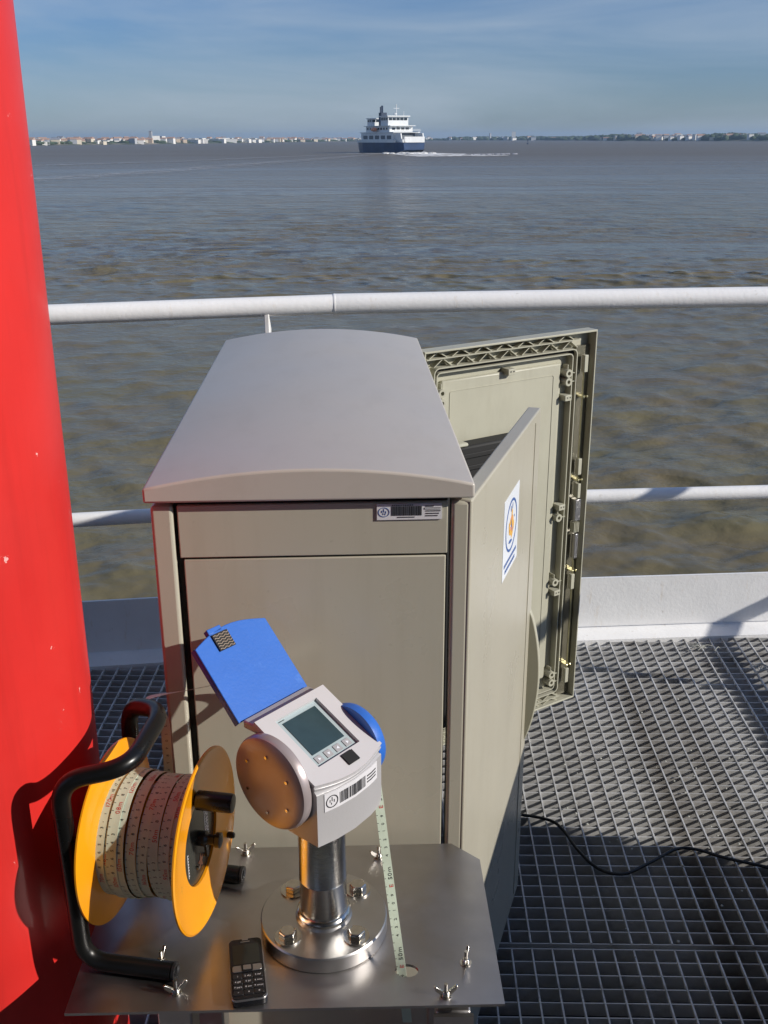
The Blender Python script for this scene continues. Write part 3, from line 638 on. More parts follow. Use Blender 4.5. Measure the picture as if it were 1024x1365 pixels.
    def door_frame(hx, hy, dx, dy):
        L = math.hypot(dx, dy); dx /= L; dy /= L
        # local: x along door, y = outward-left normal, z up
        return inv @ frame((hx, hy, 0), (dx, dy, 0), (-dy, dx, 0), (0, 0, 1))
    nd = door_frame(.1195, 1.316, .312, .95)      # outer face is y=0 plane side -Y
    W = .535
    d = B().bx(0, W, 0, .024, .03, 1.090).done('near_door', M['beige'], e, bevel=.003, seg=3)
    d.matrix_local = nd
    B().bx(W - .055, W - .0545, -.0012, .0, .05, 1.075).done('surface_joint', M['beige'], d)
    # lens shaped grip on the free edge
    b = B(); n = 20; z0, z1 = .40, .69
    pts = []
    for k_ in range(n + 1):
        t = k_ / n; a = math.pi * t; pts.append((.024 * math.sin(a) ** .75, z0 + (z1 - z0) * t))
    poly = pts + [(-.006, z1), (-.006, z0)]
    b.prism([(p[0], p[1]) for p in poly], W - .016, W - .003, frame((0, 0, 0), (0, -1, 0), (0, 0, 1), (1, 0, 0)))
    b.done('door_grip', M['beige_in'], d, bevel=.002)
    st = B().prism([(0.225, .872), (.347, .873), (.347, 1.011), (.225, 1.010)], -.0002, .0006, frame((0, 0, 0), (1, 0, 0), (0, 0, 1), (0, -1, 0))).done('round_emblem_sticker', M['sticker_w'], d)
    F = frame((0, -.0007, 0), (1, 0, 0), (0, 0, 1), (0, -1, 0)); cx, cz = .286, .952
    ring(rb := B(), (cx, cz), .0455, .0045, F, 48, .0003); rb.done('blue_ring', M['ringblue'], st)
    g = B()
    def blob(bb, x, z, rx, rz, a=0, h=.0003):
        x *= .76; z *= .76; rx *= .76; rz *= .76
        pl = [(cx + x + rx * math.cos(t) * math.cos(a) - rz * math.sin(t) * math.sin(a), cz + z + rx * math.cos(t) * math.sin(a) + rz * math.sin(t) * math.cos(a)) for t in [6.283 * i / 14 for i in range(14)]]
        bb.prism(pl, 0, h, F)
    for p_ in ((-.006, .012, .018, .007, .5), (.012, .004, .010, .016, .3), (-.010, -.014, .016, .007, -.4), (.010, -.022, .012, .006, .8), (.004, .026, .006, .010, 0), (-.022, .0, .005, .012, .2), (.024, -.008, .004, .010, -.3)): blob(g, *p_)
    g.done('gold_figure', M['gold'], st)
    g = B()
    for p_ in ((.0, .016, .008, .005, 0, .0005), (.006, -.010, .006, .008, .6, .0005), (-.012, -.004, .005, .004, 0, .0005)): blob(g, *p_)
    g.done('salmon_figure', M['salmon'], st)
    g = B()
    for p_ in ((-.008, .040, .003, .008, .3), (.008, .042, .003, .007, -.3), (-.006, -.036, .018, .004, -.1), (.030, .012, .003, .003, 0), (.0, .0, .002, .02, .5, .0006)): blob(g, *p_)
    for j in range(11): g.bx(.236 + j * .0092, .236 + j * .0092 + .0062, -.001, -.0003, .892, .898)
    for j in range(9): g.bx(.244 + j * .0092, .244 + j * .0092 + .0062, -.001, -.0003, .880, .886)
    g.done('lettering', M['ringblue'], st)
    # ---- far door: inner face towards the camera
    fd = door_frame(.094, 2.322, .84, .54)        # y=0 is now back; inner face looks to -Y
    W = .535; zb, zt = .035, 1.094
    D = B().bx(0, W, .030, .036, zb, zt).done('far_door', M['beige_in'], e)
    D.matrix_local = fd
    r = B().bx(0, W, 0, .030, zt - .005, zt).bx(0, W, 0, .030, zb, zb + .005).bx(W - .004, W, 0, .030, zb + .005, zt - .005).bx(0, .004, 0, .030, zb + .005, zt - .005)
    r.done('rim', M['beige_in'], D, bevel=.001)
    def rloop(x0, x1, z0, z1, rr, th, y0, y1, name, m):
        c = []
        for (cx_, cz_, a0) in ((x1 - rr, z1 - rr, 0), (x0 + rr, z1 - rr, 90), (x0 + rr, z0 + rr, 180), (x1 - rr, z0 + rr, 270)):
            for k_ in range(6):
                a = rad(a0 + 18 * k_); c.append((cx_, cz_, math.cos(a), math.sin(a)))
        b = B(); nn = len(c)
        for (X_, Z_, ca, sa) in c:
            for (q_, y_) in ((rr, y0), (rr, y1), (rr - th, y1), (rr - th, y0)): b.v.append((X_ + ca * q_, y_, Z_ + sa * q_))
        for i in range(nn):
            j = (i + 1) % nn
            for k_ in range(4): b.f.append((i * 4 + k_, i * 4 + (k_ + 1) % 4, j * 4 + (k_ + 1) % 4, j * 4 + k_))
        return b.done(name, m, D)
    rloop(.030, W - .060, zb + .035, zt - .042, .016, .0028, .004, .0295, 'seal_wall', M['beige_in'])
    rloop(.040, W - .070, zb + .045, zt - .054, .012, .0028, .008, .0295, 'seal_wall', M['beige_in'])
    rloop(.0335, W - .0635, zb + .0385, zt - .0455, .013, .0058, .014, .0292, 'rubber_seal', M['matte_black'])
    # truss ribs at top and bottom
    B().bx(.01, W - .05, .006, .029, zt - .0225, zt - .0200).done('long_rib', M['beige_in'], D)
    B().bx(.01, W - .05, .006, .029, zb + .016, zb + .0185).done('long_rib', M['beige_in'], D)
    for (za, zc) in ((zt - .005, zt - .0200), (zt - .0225, zt - .041), (zb + .016, zb + .005), (zb + .034, zb + .0185)):
        nseg = 7
        for k_ in range(nseg):
            xa = .02 + k_ * (W - .075) / nseg + (.014 if za < zt - .01 else 0); xb = xa + (W - .075) / nseg / 2.6; xc = xa + 2 * (xb - xa)
            b = B()
            for (p, q_) in (((xa, zc), (xb, za)), ((xb, za), (xc, zc))):
                dx_, dz_ = q_[0] - p[0], q_[1] - p[1]; l_ = math.hypot(dx_, dz_)
                b.box((l_ / 2, 0, 0), (l_, .018, .002), frame(((p[0]), .019, p[1]), (dx_ / l_, 0, dz_ / l_), (0, 1, 0), (-dz_ / l_, 0, dx_ / l_)))
            b.done('truss_rib', M['beige_in'], D)
    # raised inner panel with a shallow frame line
    B().bx(.062, W - .102, .018, .0298, zb + .085, zt - .078).done('inner_panel', M['beige_in'], D, bevel=.004)
    rloop(.085, W - .125, zb + .11, zt - .105, .006, .0012, .0168, .0185, 'panel_line', M['beige_in'])
    # bosses with fins
    def boss(x, z, sgn=1):
        b = B().lathe([(.0050, 0), (.0105, 0), (.0115, .026), (.0050, .026)], frame((x, .004, z), (1, 0, 0), (0, 0, 1), (0, 1, 0)), 20, True)
        b.bx(x + sgn * .011, x + sgn * .023, .006, .029, z - .001, z + .001); b.bx(x - .001, x + .001, .010, .029, z + .011, z + .022)
        o = b.done('screw_boss', M['beige_in'], D, smooth=True); B().lathe([(.005, 0), (.005, .002)], frame((x, .020, z), (1, 0, 0), (0, 0, 1), (0, 1, 0)), 12).done('screw_hole', M['matte_black'], o)
    def clip(x, z):
        b = B().bx(x - .012, x + .010, .000, .028, z - .008, z + .007).done('clip_block', M['beige_in'], D, bevel=.001)
        B().bx(x - .006, x - .003, -.0008, .0002, z - .001, z + .002).bx(x + .003, x + .006, -.0008, .0002, z - .001, z + .002).done('screw_hole', M['matte_black'], b)
    for z in (.990, .968, .130, .105): boss(W - .085, z)
    for z in (.990, .966, .130, .105): boss(.055, z, -1)
    boss(W - .092, .602); boss(W - .092, .415)
    for z in (.928, .632, .385): clip(W - .086, z)
    clip(.26, 1.018)
    # gear rod with guides, rollers and case
    B().bx(W - .052, W - .006, .020, .0295, zb + .012, zt - .04).done('lock_channel', M['bronze'], D)
    B().tube([(W - .034, .006, 1.03), (W - .034, .006, .70)], .0022, 8).done('lock_rod', M['zinc'], D, smooth=True)
    B().tube(arc([(W - .034, .006, .52), (W - .034, .006, .475), (W - .029, .006, .46), (W - .029, .006, .13)], .01), .0022, 8).done('lock_rod', M['zinc'], D, smooth=True)
    for z in (1.01, .735, .405, .115):
        B().bx(W - .038, W - .026, .0, .012, z - .022, z + .022).done('rod_guide', M['beige_in'], D, bevel=.001)
    for z in (.925, .700, .440, .152):
        b = B()
        for sx in (-.040, -.028): b.lathe([(.0018, 0), (.0032, .001), (.0032, .004), (.0018, .005)], frame((W + sx, -.002, z), (1, 0, 0), (0, 0, 1), (0, -1, 0)), 10)
        b.bx(W - .042, W - .026, -.002, .018, z - .002, z + .002); b.done('roller_pin', M['zinc'], D)
    lc = B().bx(W - .043, W - .024, -.004, .018, .585, .645).done('lock_case', M['phonesilver'], D, bevel=.001)
    B().bx(W - .040, W - .030, -.006, .012, .650, .690).done('lock_bracket', M['beige_in'], D, bevel=.001)
    B().bx(W - .036, W - .024, -.002, .012, .475, .545).done('lock_cover', M['phonesilver'], D, bevel=.001)
    for i in range(4): B().bx(W - .043 + i * .005, W - .041 + i * .005, -.004, .012, .552, .580).done('lock_fin', M['beige_in'], D)
    # document pocket, black
    pk = B().bx(.035, .295, -.045, .003, .12, .868).done('document_pocket', M['matte_black'], D, bevel=.006)
    for z in (.838, .808, .778): B().bx(.04, .29, -.049, -.0455, z, z + .012).done('pocket_rib', M['matte_black'], pk, bevel=.002)
    B().bx(.045, .095, -.050, -.001, .8685, .878).done('pocket_flap', M['beige_in'], D, bevel=.006)
def ring(b, c, r, th, mtx, n=40, h=.0003):
    vs = []; fs = []
    for k in range(n):
        a = 6.283185 * k / n
        for (q, z) in ((r, 0), (r - th, 0), (r - th, h), (r, h)): vs.append((c[0] + q * math.cos(a), c[1] + q * math.sin(a), z))
    for k in range(n):
        j = (k + 1) % n
        for m_ in range(4): fs.append((k * 4 + m_, k * 4 + (m_ + 1) % 4, j * 4 + (m_ + 1) % 4, j * 4 + m_))
    b.add(vs, fs, mtx)
build_cabinet()

# ------------------------------------------------------------------ table
TZ = .55
def build_table():
    e = empty('steel_table', (0, 0, 0), 0, 'stainless steel plate table with clipped corners in front of the cabinet', 'table')
    outer = [(-.392, .973), (.146, .985), (.139, 1.255), (.099, 1.292), (-.350, 1.280), (-.395, 1.24)]
    hole = [(.0265 + .0150 * math.cos(a), 1.0395 + .0110 * math.sin(a)) for a in [6.283 * k / 20 for k in range(20)]]
    th = .004
    tri = tessellate_polygon([[Vector((*p, 0)) for p in outer], [Vector((*p, 0)) for p in hole]])
    P = outer + hole; n = len(P); b = B()
    b.v = [(x, y, TZ) for x, y in P] + [(x, y, TZ - th) for x, y in P]
    b.f = [tuple(t) for t in tri] + [tuple(n + i for i in reversed(t)) for t in tri]
    no = len(outer)
    for i in range(no): j = (i + 1) % no; b.f.append((i, j, n + j, n + i))
    nh = len(hole)
    for i in range(nh): j = (i + 1) % nh; b.f.append((no + j, no + i, n + no + i, n + no + j))
    b.done('table_top', M['steel'], e)
    for (x, y) in ((-.27, 1.04), (.085, 1.03), (-.27, 1.24), (.085, 1.24)):
        B().bx(x - .022, x + .022, y - .022, y + .022, .012, TZ - .036).done('leg', M['steel'], e, bevel=.003)
        B().bx(x - .04, x + .04, y - .03, y + .03, .006, .0118).done('foot_plate', M['steel'], e)
    B().bx(.060, .110, 1.0, 1.006, TZ - .10, TZ - .036).done('bracket', M['steel'], e)
build_table()
def build_wingnuts():
    root = None
    spots = [(-.208, 1.270, 200, 'wing nut near the rear table edge between reel and meter pole'),
             (-.262, 1.005, 20, 'wing nut in front of the black reel foot'),
             (-.290, 1.055, 80, 'wing nut half hidden behind the front reel foot'),
             (.074, .998, 5, 'wing nut at the front table edge right of the tape slot'),
             (.103, 1.052, 75, 'wing nut near the right table edge, wings seen end on'),
             (-.010, 1.262, 30, 'wing nut at the rear table edge behind the hanging tape')]
    for i, (x, y, r, lab) in enumerate(spots):
        if i == 0:
            e = empty('wing_nut', (x, y, TZ), r, lab, 'wing nut', 'wing nuts holding the steel plate'); root = e
            B().lathe([(.0075, 0), (.0075, .0012)], None, 20).done('washer', M['bolt'], e, smooth=True)
            b = B().lathe([(.0052, .0013), (.0052, .0045), (.0040, .0075)], None, 16)
            for sx in (-1, 1):
                b.prism([(.003, .002), (.0065, .0025), (.0135, .010), (.0150, .0155), (.0125, .0165), (.0070, .0115), (.0025, .0075)], -.0017, .0017, frame((0, 0, 0), (sx, 0, 0), (0, 0, 1), (0, 1, 0)))
            b.done('wings', M['bolt'], e, bevel=.0005)
            B().tube([(0, 0, .0076), (0, 0, .019)], .0024, 10).done('threaded_stud', M['bolt'], e, smooth=True)
        else:
            e = root.copy(); COL.objects.link(e); e.location = (x, y, TZ); e.rotation_euler = (0, 0, rad(r)); e['label'] = lab
            for ch in list(root.children): c = ch.copy(); COL.objects.link(c); c.parent = e
build_wingnuts()

# ------------------------------------------------------------------ meter
def build_meter():
    e = empty('level_recorder', (-.083, 1.118, TZ), 0, 'grey water level recorder with open blue lid on a steel pole', 'recorder')
    def W2(b, *a, **k): return b.done(*a, **k)
    off = Matrix.Translation((.083, -1.118, -TZ))       # world -> local of e
    fl = B().lathe([(.083, .0005), (.0845, .002), (.0845, .0215), (.083, .0235), (.038, .0235), (.036, .027), (.033, .028)], None, 96).done('pole_flange', M['flange'], e, smooth=True)
    B().lathe([(.0312, .0281), (.0312, .085), (.0318, .086), (.0312, .087), (.0312, .205)], None, 64).done('pole', M['pole'], e, smooth=True)
    B().lathe([(.034, .0285), (.036, .031), (.034, .0345), (.0315, .036)], None, 48).done('weld_bead', M['bolt'], e, smooth=True)
    for k in range(4):
        a = rad(45 + 90 * k); x, y = .0630 * math.cos(a), .0630 * math.sin(a)
        T = Matrix.Translation((x, y, 0)) @ rotz(k * 37)
        bo = B().lathe([(.0120, .0258), (.0120, .0330), (.0100, .0346)], T, 6).done('bolt_head', M['bolt'], e, bevel=.0008)
        B().lathe([(.0175, .0236), (.0175, .0256)], T, 28).done('washer', M['bolt'], bo, smooth=True)
    # head, in a frame: u along the hinge edge, p towards the viewer, z up
    u = Vector((.65, .76, 0)); p = Vector((.76, -.65, 0)); L0 = Vector((-.162, 1.114, .870))
    Fw = off @ frame(L0, u, p, (0, 0, 1))     # (a, h, dz)
    ct, stt = math.cos(rad(25)), math.sin(rad(25))
    Fp = Fw @ frame((0, 0, 0), (1, 0, 0), (0, ct, -stt), (0, stt, ct))    # on the face: x along, y down the slope, z out
    Wd, H = .123, .113
    def bulge(w0, h0, k=.012, n=12, y0=0.0, inset=0):
        pl = [(inset, y0), (w0 - inset, y0), (w0 - inset, h0)]
        for i in range(1, n): t = i / n; pl.append((w0 - inset - (w0 - 2 * inset) * t, h0 + k * math.sin(math.pi * t)))
        pl.append((inset, h0)); return pl
    # plate with a window: border pieces
    wx0, wx1, wy0, wy1 = .024, .099, .012, .095
    b = B(); outer = bulge(Wd, H); hol = [(wx0, wy0), (wx1, wy0), (wx1, wy1), (wx0, wy1)]
    tri = tessellate_polygon([[Vector((*q, 0)) for q in outer], [Vector((*q, 0)) for q in hol]]); P = outer + hol; n = len(P)
    b.v = [(x, y, .0) for x, y in P] + [(x, y, -.005) for x, y in P]; b.f = [tuple(t) for t in tri] + [tuple(n + i for i in reversed(t)) for t in tri]
    no = len(outer)
    for i in range(no): j = (i + 1) % no; b.f.append((i, j, n + j, n + i))
    for i in range(4): j = (i + 1) % 4; b.f.append((no + j, no + i, n + no + i, n + no + j))
    b.v = [tuple(Fp @ Vector(v)) for v in b.v]; fp = b.done('face_plate', M['plate'], e)
    B().bx(wx0 - .002, wx1 + .002, wy0 - .002, wy1 + .002, -.0062, -.0052, Fp).done('display_foil', M['bezel'], fp)
    B().bx(.033, .091, .019, .076, -.0051, -.0042, Fp).done('display_screen', M['lcd'], fp)
    k = B().bx(.030, .040, .0142, .0150, -.0051, -.0046, Fp).done('print_mark', M['ink'], fp)
    for i in range(4):
        x = .0365 + i * .0168
        B().prism([(x - .0052, .0798), (x + .0052, .0798), (x + .0052, .0898), (x - .0052, .0898)], -.0051, -.0040, Fp).done('button', M['grey'], fp)
        a0 = (0, 90, 180, 0)[i]
        tri_ = [(x + .0028 * math.cos(rad(a0 + q)), .0848 + .0028 * math.sin(rad(a0 + q))) for q in (0, 120, 240)]
        B().prism(tri_, -.0039, -.0036, Fp).done('button_mark', M['sticker_w'], fp)
    B().bx(.060, .079, .0985, .1145, .0003, .0022, Fp).done('hook_pad', M['matte_black'], fp)
    # rim under the plate and body module
    B().prism(bulge(Wd, H + .002, .012), -.0105, -.0053, Fp).done('module_rim', M['grey'], e, bevel=.0008)
    # body: sides built from section in (h, z)
    def sec(off_h):
        return [(0.004, -.0150), (.100, -.0598), (.103, -.063), (.103, -.137), (.052, -.137), (.004, -.080)]
    b = B(); s_ = sec(0); m_ = len(s_); xs = [0.002, .030, .060, .093, .121]; bul = [0, .0065, .009, .0065, 0]
    for x, q in zip(xs, bul): b.v += [(x, h + (q if h > .09 else 0), z) for h, z in s_]
    for i in range(len(xs) - 1):
        for k_ in range(m_): b.f.append((i * m_ + k_, i * m_ + (k_ + 1) % m_, (i + 1) * m_ + (k_ + 1) % m_, (i + 1) * m_ + k_))
    b.f += [tuple(range(m_ - 1, -1, -1)), tuple(range((len(xs) - 1) * m_, len(xs) * m_))]
    b.v = [tuple(Fw @ Vector(v)) for v in b.v]; body = b.done('housing', M['grey'], e, smooth=True, angle=28)
    # cylinder along u
    cz = -.067; Fc = Fw @ frame((0, .036, cz), (0, 1, 0), (0, 0, 1), (1, 0, 0))
    B().lathe([(.055, -.0150), (.0605, -.0130), (.0625, -.009), (.0625, -.002), (.0600, .0005), (.040, .0015)], Fc, 72).done('drum_housing', M['housing'], e, smooth=True)
    B().lathe([(.030, -.0170), (.048, -.0163), (.0545, -.0151)], Fc, 48).done('end_disc', M['housing'], e, smooth=True)
    B().lathe([(.0500, .1190), (.0505, .127), (.0480, .134), (.040, .141), (.028, .146), (.012, .149), (.002, .1495)], Fw @ frame((0, .052, -.064), (0, 1, 0), (0, 0, 1), (1, 0, 0)), 64).done('blue_end_cap', M['blue'], e, smooth=True)
    for k_ in range(6):
        a = 6.283 * k_ / 6 + .5; B().lathe([(.0022, -.0168), (.0022, -.0182)], Fc @ Matrix.Translation((.040 * math.cos(a), .040 * math.sin(a), 0)), 10).done('screw', M['bolt'], e)
    # collar over the pole
    B().lathe([(.036, .176), (.036, .186)], None, 48).done('pole_collar', M['pole'], e, smooth=True)
    # sticker on the front of the body, bent round it
    def wrap(a, h):      # a along u 0.., h height (dz)
        q = np.interp(a, xs, bul); return tuple(Fw @ Vector((a, .1036 + q, h)))
    def strip(x0, x1, z0f, z1f, extra, m, name, par, nseg=10):
        bb = B()
        for i in range(nseg + 1):
            x = x0 + (x1 - x0) * i / nseg; q = np.interp(x, xs, bul)
            for (z, yy) in ((z0f, .1036), (z1f, .1036), (z1f, .1046), (z0f, .1046)):
                bb.v.append(tuple(Fw @ Vector((x, yy + extra + q, z))))
        for i in range(nseg):
            for k_ in range(4): bb.f.append((i * 4 + k_, i * 4 + (k_ + 1) % 4, i * 4 + 4 + (k_ + 1) % 4, i * 4 + 4 + k_))
        bb.f += [(3, 2, 1, 0), (nseg * 4, nseg * 4 + 1, nseg * 4 + 2, nseg * 4 + 3)]
        return bb.done(name, m, par)
    stk = strip(.012, .108, -.090, -.065, -.0006, M['sticker'], 'inventory_sticker', body)
    bb = B(); rnd = random.Random(9)
    def cellq(x0, x1, z0, z1):
        o = len(bb.v)
        for (x, z) in ((x0, z0), (x1, z0), (x1, z1), (x0, z1)):
            q = np.interp(x, xs, bul); bb.v.append(tuple(Fw @ Vector((x, .10435 + q, z))))
        bb.f.append((o, o + 1, o + 2, o + 3))
    x = .034
    while x < .080:
        w_ = rnd.choice([.0006, .001, .002]); cellq(x, x + w_, -.086, -.070); x += w_ + rnd.choice([.0007, .0012])
    for r_ in range(3):
        for j in range(9): cellq(.084 + j * .0023, .0856 + j * .0023, -.074 - r_ * .0045, -.072 - r_ * .0045)
    for k_ in range(28):
        a0, a1 = 6.283 * k_ / 28, 6.283 * (k_ + 1) / 28
        o = len(bb.v)
        for (a, r_) in ((a0, .0088), (a1, .0088), (a1, .0075), (a0, .0075)):
            X_ = .0225 + r_ * math.cos(a); Z_ = -.0780 + r_ * math.sin(a); q = np.interp(X_, xs, bul); bb.v.append(tuple(Fw @ Vector((X_, .10435 + q, Z_))))
        bb.f.append((o, o + 1, o + 2, o + 3))
    for (dx, dz, l_) in ((-.003, .001, .004), (0, .003, .006), (.003, 0, .004), (-.001, -.003, .003)): cellq(.0225 + dx - .0005, .0225 + dx + .0005, -.078 + dz - l_ / 2, -.078 + dz + l_ / 2)
    bb.done('barcode_print', M['ink'], stk)
    # hinge bar behind the plate and lid
    hb = B().bx(.004, .119, -.026, -.001, -.020, -.009, Fw).done('hinge_bar', M['grey'], e, bevel=.002)
    c45 = math.cos(rad(45))
    Fl = Fw @ frame((.0, -.030, -.014), (1, 0, 0), (0, -c45, c45), (0, -c45, -c45))   # x along, y up the lid, z = back... outward
    ld = B().prism(bulge(Wd, .110, .014), -.0015, .0025, Fl).done('lid', M['blue'], e, bevel=.0010)
    B().prism([(.0, .0), (.0022, .0), (.0022, .111), (.0, .111)], .0026, .010, Fl).prism([(Wd - .0022, .0), (Wd, .0), (Wd, .111), (Wd - .0022, .111)], .0026, .010, Fl).done('lid_flange', M['blue'], ld)
    B().bx(.030, .053, .1195, .1275, -.0015, .008, Fl).done('lid_tongue', M['blue'], ld, bevel=.001)
    hp = B().bx(.031, .057, .0935, .1175, -.0042, -.0018, Fl).done('hook_pad', M['matte_black'], ld)
    for i in range(6):
        y = .0955 + i * .0038; bb = B(); pts = [(.0318 + .0245 * t / 16, y + .0009 * math.sin(t * 1.2), -.0046) for t in range(17)]
        bb.tube([Fl @ Vector(q) for q in pts], .0006, 5); bb.done('wavy_strip', M['gold2'], hp)
M['gold2'] = mat('hook strip', (0.35, 0.28, 0.22), 0.6)
build_meter()

# ------------------------------------------------------------------ tape reel
A_ = Vector((.9855, -.170, 0)); V_ = Vector((.170, .9855, 0)); O_ = Vector((-.219, 1.115, 0))
def RP(s, v, z): return O_ + A_ * s + V_ * v + Vector((0, 0, z))
def build_reel():
    e = empty('tape_reel', (0, 0, 0), 0, 'orange measuring tape reel on a black tube frame', 'tape reel')
    fr = B()
    r = .0115; zf = TZ + r + .001
    pts = [RP(-.035, -.095, zf), RP(-.154, -.095, zf), RP(-.158, -.095, .830), RP(-.072, -.080, .850), RP(-.078, .045, .852), RP(-.145, .085, .832), RP(-.156, .095, zf), RP(-.005, .095, zf)]
    # widened: handle bends
    fr.tube(arc(pts, .035, 8), r, 18).done('frame', M['tubeblack'], e, smooth=True)
    for (s_, v) in ((-.034, -.095), (-.004, .095)):
        c = RP(s_, v, zf); B().lathe([(r * .82, 0), (r * 1.02, .0005), (r * 1.02, .004), (r * .82, .0045), (r * .55, .003), (r * .4, -.002)], frame(c, V_, (0, 0, 1), A_), 20).done('end_plug', M['dark'], e, smooth=True)
    B().tube([RP(-.157, -.095, .69), RP(-.157, .095, .69)], .0085, 14).done('cross_bar', M['tubeblack'], e, smooth=True)
    zc = .694
    def Fx(s): return frame(RP(s, 0, zc), V_, (0, 0, 1), A_)
    B().lathe([(.012, -.160), (.012, -.130)], Fx(0), 20).done('axle', M['dark'], e, smooth=True)
    # drum
    B().lathe([(.066, -.135), (.066, -.0285)], Fx(0), 48).done('drum', M['orange'], e, smooth=True)
    def flange(s, sgn, hub):
        prof = [(.060, 0), (.064, .0), (.090, .0015), (.108, .0045), (.1165, .0080), (.1190, .0068), (.1190, .0046), (.112, .0022), (.092, -.002), (.064, -.0035), (.060, -.0035)]
        prof = [(q, z * sgn) for q, z in prof]
        if hub: prof = prof
        else: prof = [(.012, .0)] + prof[1:-1] + [(.012, -.0035 * sgn)]
        return B().lathe(prof, Fx(s), 96, True).done('flange', M['orange'], e, smooth=True)
    flange(-.133, -1, False); f2 = flange(-.021, 1, True)
    B().lathe([(.0595, -.008), (.0595, -.004), (.056, -.0035), (.005, -.0035)], Fx(-.021), 64).done('hub_disc', M['hubdark'], e, smooth=True)
    Fh = Fx(-.021)
    # print on the hub disc
    B().bx(.022, .036, -.030, .040, -.0034, -.0031, Fh).done('white_label', M['sticker'], e)
    b = B()
    for i in range(14): b.bx(.0245, .0250 + (.003 if i % 3 else .006), -.024 + i * .0040, -.0222 + i * .0040, -.0031, -.0029, Fh)
    for i in range(9): b.bx(.0325, .0345, -.020 + i * .0050, -.0175 + i * .0050, -.0031, -.0029, Fh)
    b.done('label_print', M['ink'], e)
    b = B()
    for i in range(16): b.bx(-.044, -.0425 + (.002 if i % 2 else .0), -.030 + i * .0022, -.0287 + i * .0022, -.0034, -.0031, Fh)
    b.done('label_print', M['sticker'], e)
    st = [((.010 if k % 2 == 0 else .0045) * math.sin(6.283 * k / 10), -.036 + (.0125 if k % 2 == 0 else .005) * math.cos(6.283 * k / 10)) for k in range(10)]
    B().prism(st, -.0034, -.0030, Fh).done('red_star', M['salmon'], e)
    for sx in (-1, 1): B().lathe([(.0028, -.0034), (.0026, -.0005)], Fh @ Matrix.Translation((sx * .014, -.036, 0)), 12).done('rivet', M['bolt'], e)
    # crank arm, knob and handle
    B().lathe([(.010, -.0034), (.010, .006), (.007, .010), (.007, .018), (.010, .020), (.010, .026), (.004, .028)], Fh, 28).done('hub_knob', M['dark'], e, smooth=True)
    B().bx(-.004, .004, -.026, .0, .004, .008, Fh).done('crank_arm', M['dark'], e, bevel=.001)
    B().lathe([(.007, -.0), (.0125, .004), (.0125, .047), (.0115, .0505), (.006, .0515)], Fh @ Matrix.Translation((-.012, .068, 0)), 28).done('crank_handle', M['dark'], e, smooth=True)
    B().lathe([(.0085, -.006), (.0085, .0)], Fh @ Matrix.Translation((-.012, .068, 0)), 16).done('handle_nut', M['dark'], e, smooth=True)
    B().lathe([(.0045, .0), (.0045, .010), (.003, .012)], Fh @ Matrix.Translation((.088, -.060, 0.002)), 16).done('stop_pin', M['dark'], e, smooth=True)
    # wound tape: slightly skewed turns
    marks = B(); redm = B(); tape = []
    rnd = random.Random(12)
    turns = [(-.1340, .0010, .0805), (-.1235, -.0030, .0800), (-.1125, -.0050, .0820), (-.1020, -.0080, .0812), (-.0890, -.0045, .0790), (-.0800, .003, .0776), (-.0560, -.010, .0782), (-.0470, -.0025, .0794), (-.0395, -.003, .0786), (-.0370, .001, .0776)]
    wd = .0135
    big = ['1160m', '170m', '70m', '08m', '120m', '150m', '70m', '160m', '50m', '90m']
    for ti, (s0, sk, r0) in enumerate(turns):
        n = 72
        def pos(a, v, dr=0):    # a angle, v across 0..1
            s_ = s0 + sk * math.sin(a * .5 + .9) + v * wd; rr = r0 + dr + .0012 * (v - .5) ** 2 + .0004 * math.sin(3 * a + ti)
            return RP(s_, rr * math.cos(a), zc + rr * math.sin(a))
        b = B()
        for k in range(n + 1):
            a = 6.283185 * k / n
            b.v += [pos(a, 0), pos(a, .5), pos(a, 1), pos(a, 1, -.0008), pos(a, 0, -.0008)]
        for k in range(n):
            for q in range(5): b.f.append((k * 5 + q, k * 5 + (q + 1) % 5, k * 5 + 5 + (q + 1) % 5, k * 5 + 5 + q))
        t_ = b.done('tape_turn', M['tape'], e, smooth=True, angle=60)
        mk = B(); rk = B(); cm = 0.01 / r0; nst = int(6.283 / cm); bigat = rnd.randint(0, 9)
        def put(dst, txt, a0, v0, size, ):
            Vv, Ff, w_ = text2d(txt, size); o = len(dst.v)
            for (x, y) in Vv: dst.v.append(tuple(pos(a0 - x / r0, v0 - y / wd, .0003)))
            for f in Ff: dst.f.append(tuple(o + i for i in f))
        for k in range(nst):
            a = k * cm
            o = len(mk.v)
            for (aa, vv) in ((a, 0.03), (a + .0007 / r0, 0.03), (a + .0007 / r0, .22), (a, .22)): mk.v.append(tuple(pos(aa, vv, .0003)))
            mk.f.append((o, o + 1, o + 2, o + 3))
            if (k - bigat) % 10 == 0: put(rk, big[(ti + k // 10) % 10], a + .004 / r0, .84, .0085)
            elif (k - bigat) % 10 not in (1, 9, 2): put(mk, str((k - bigat) % 10), a, .74, .0060)
        tag(mk.done('black_marks', M['ink'], t_), kind='stuff'); tag(rk.done('red_marks', M['redink'], t_), kind='stuff')
build_reel.__doc__ = ''
M['hubdark'] = mat('hub disc plastic', (0.030, 0.032, 0.028), 0.25, vary=0.2, vscale=60)
build_reel()

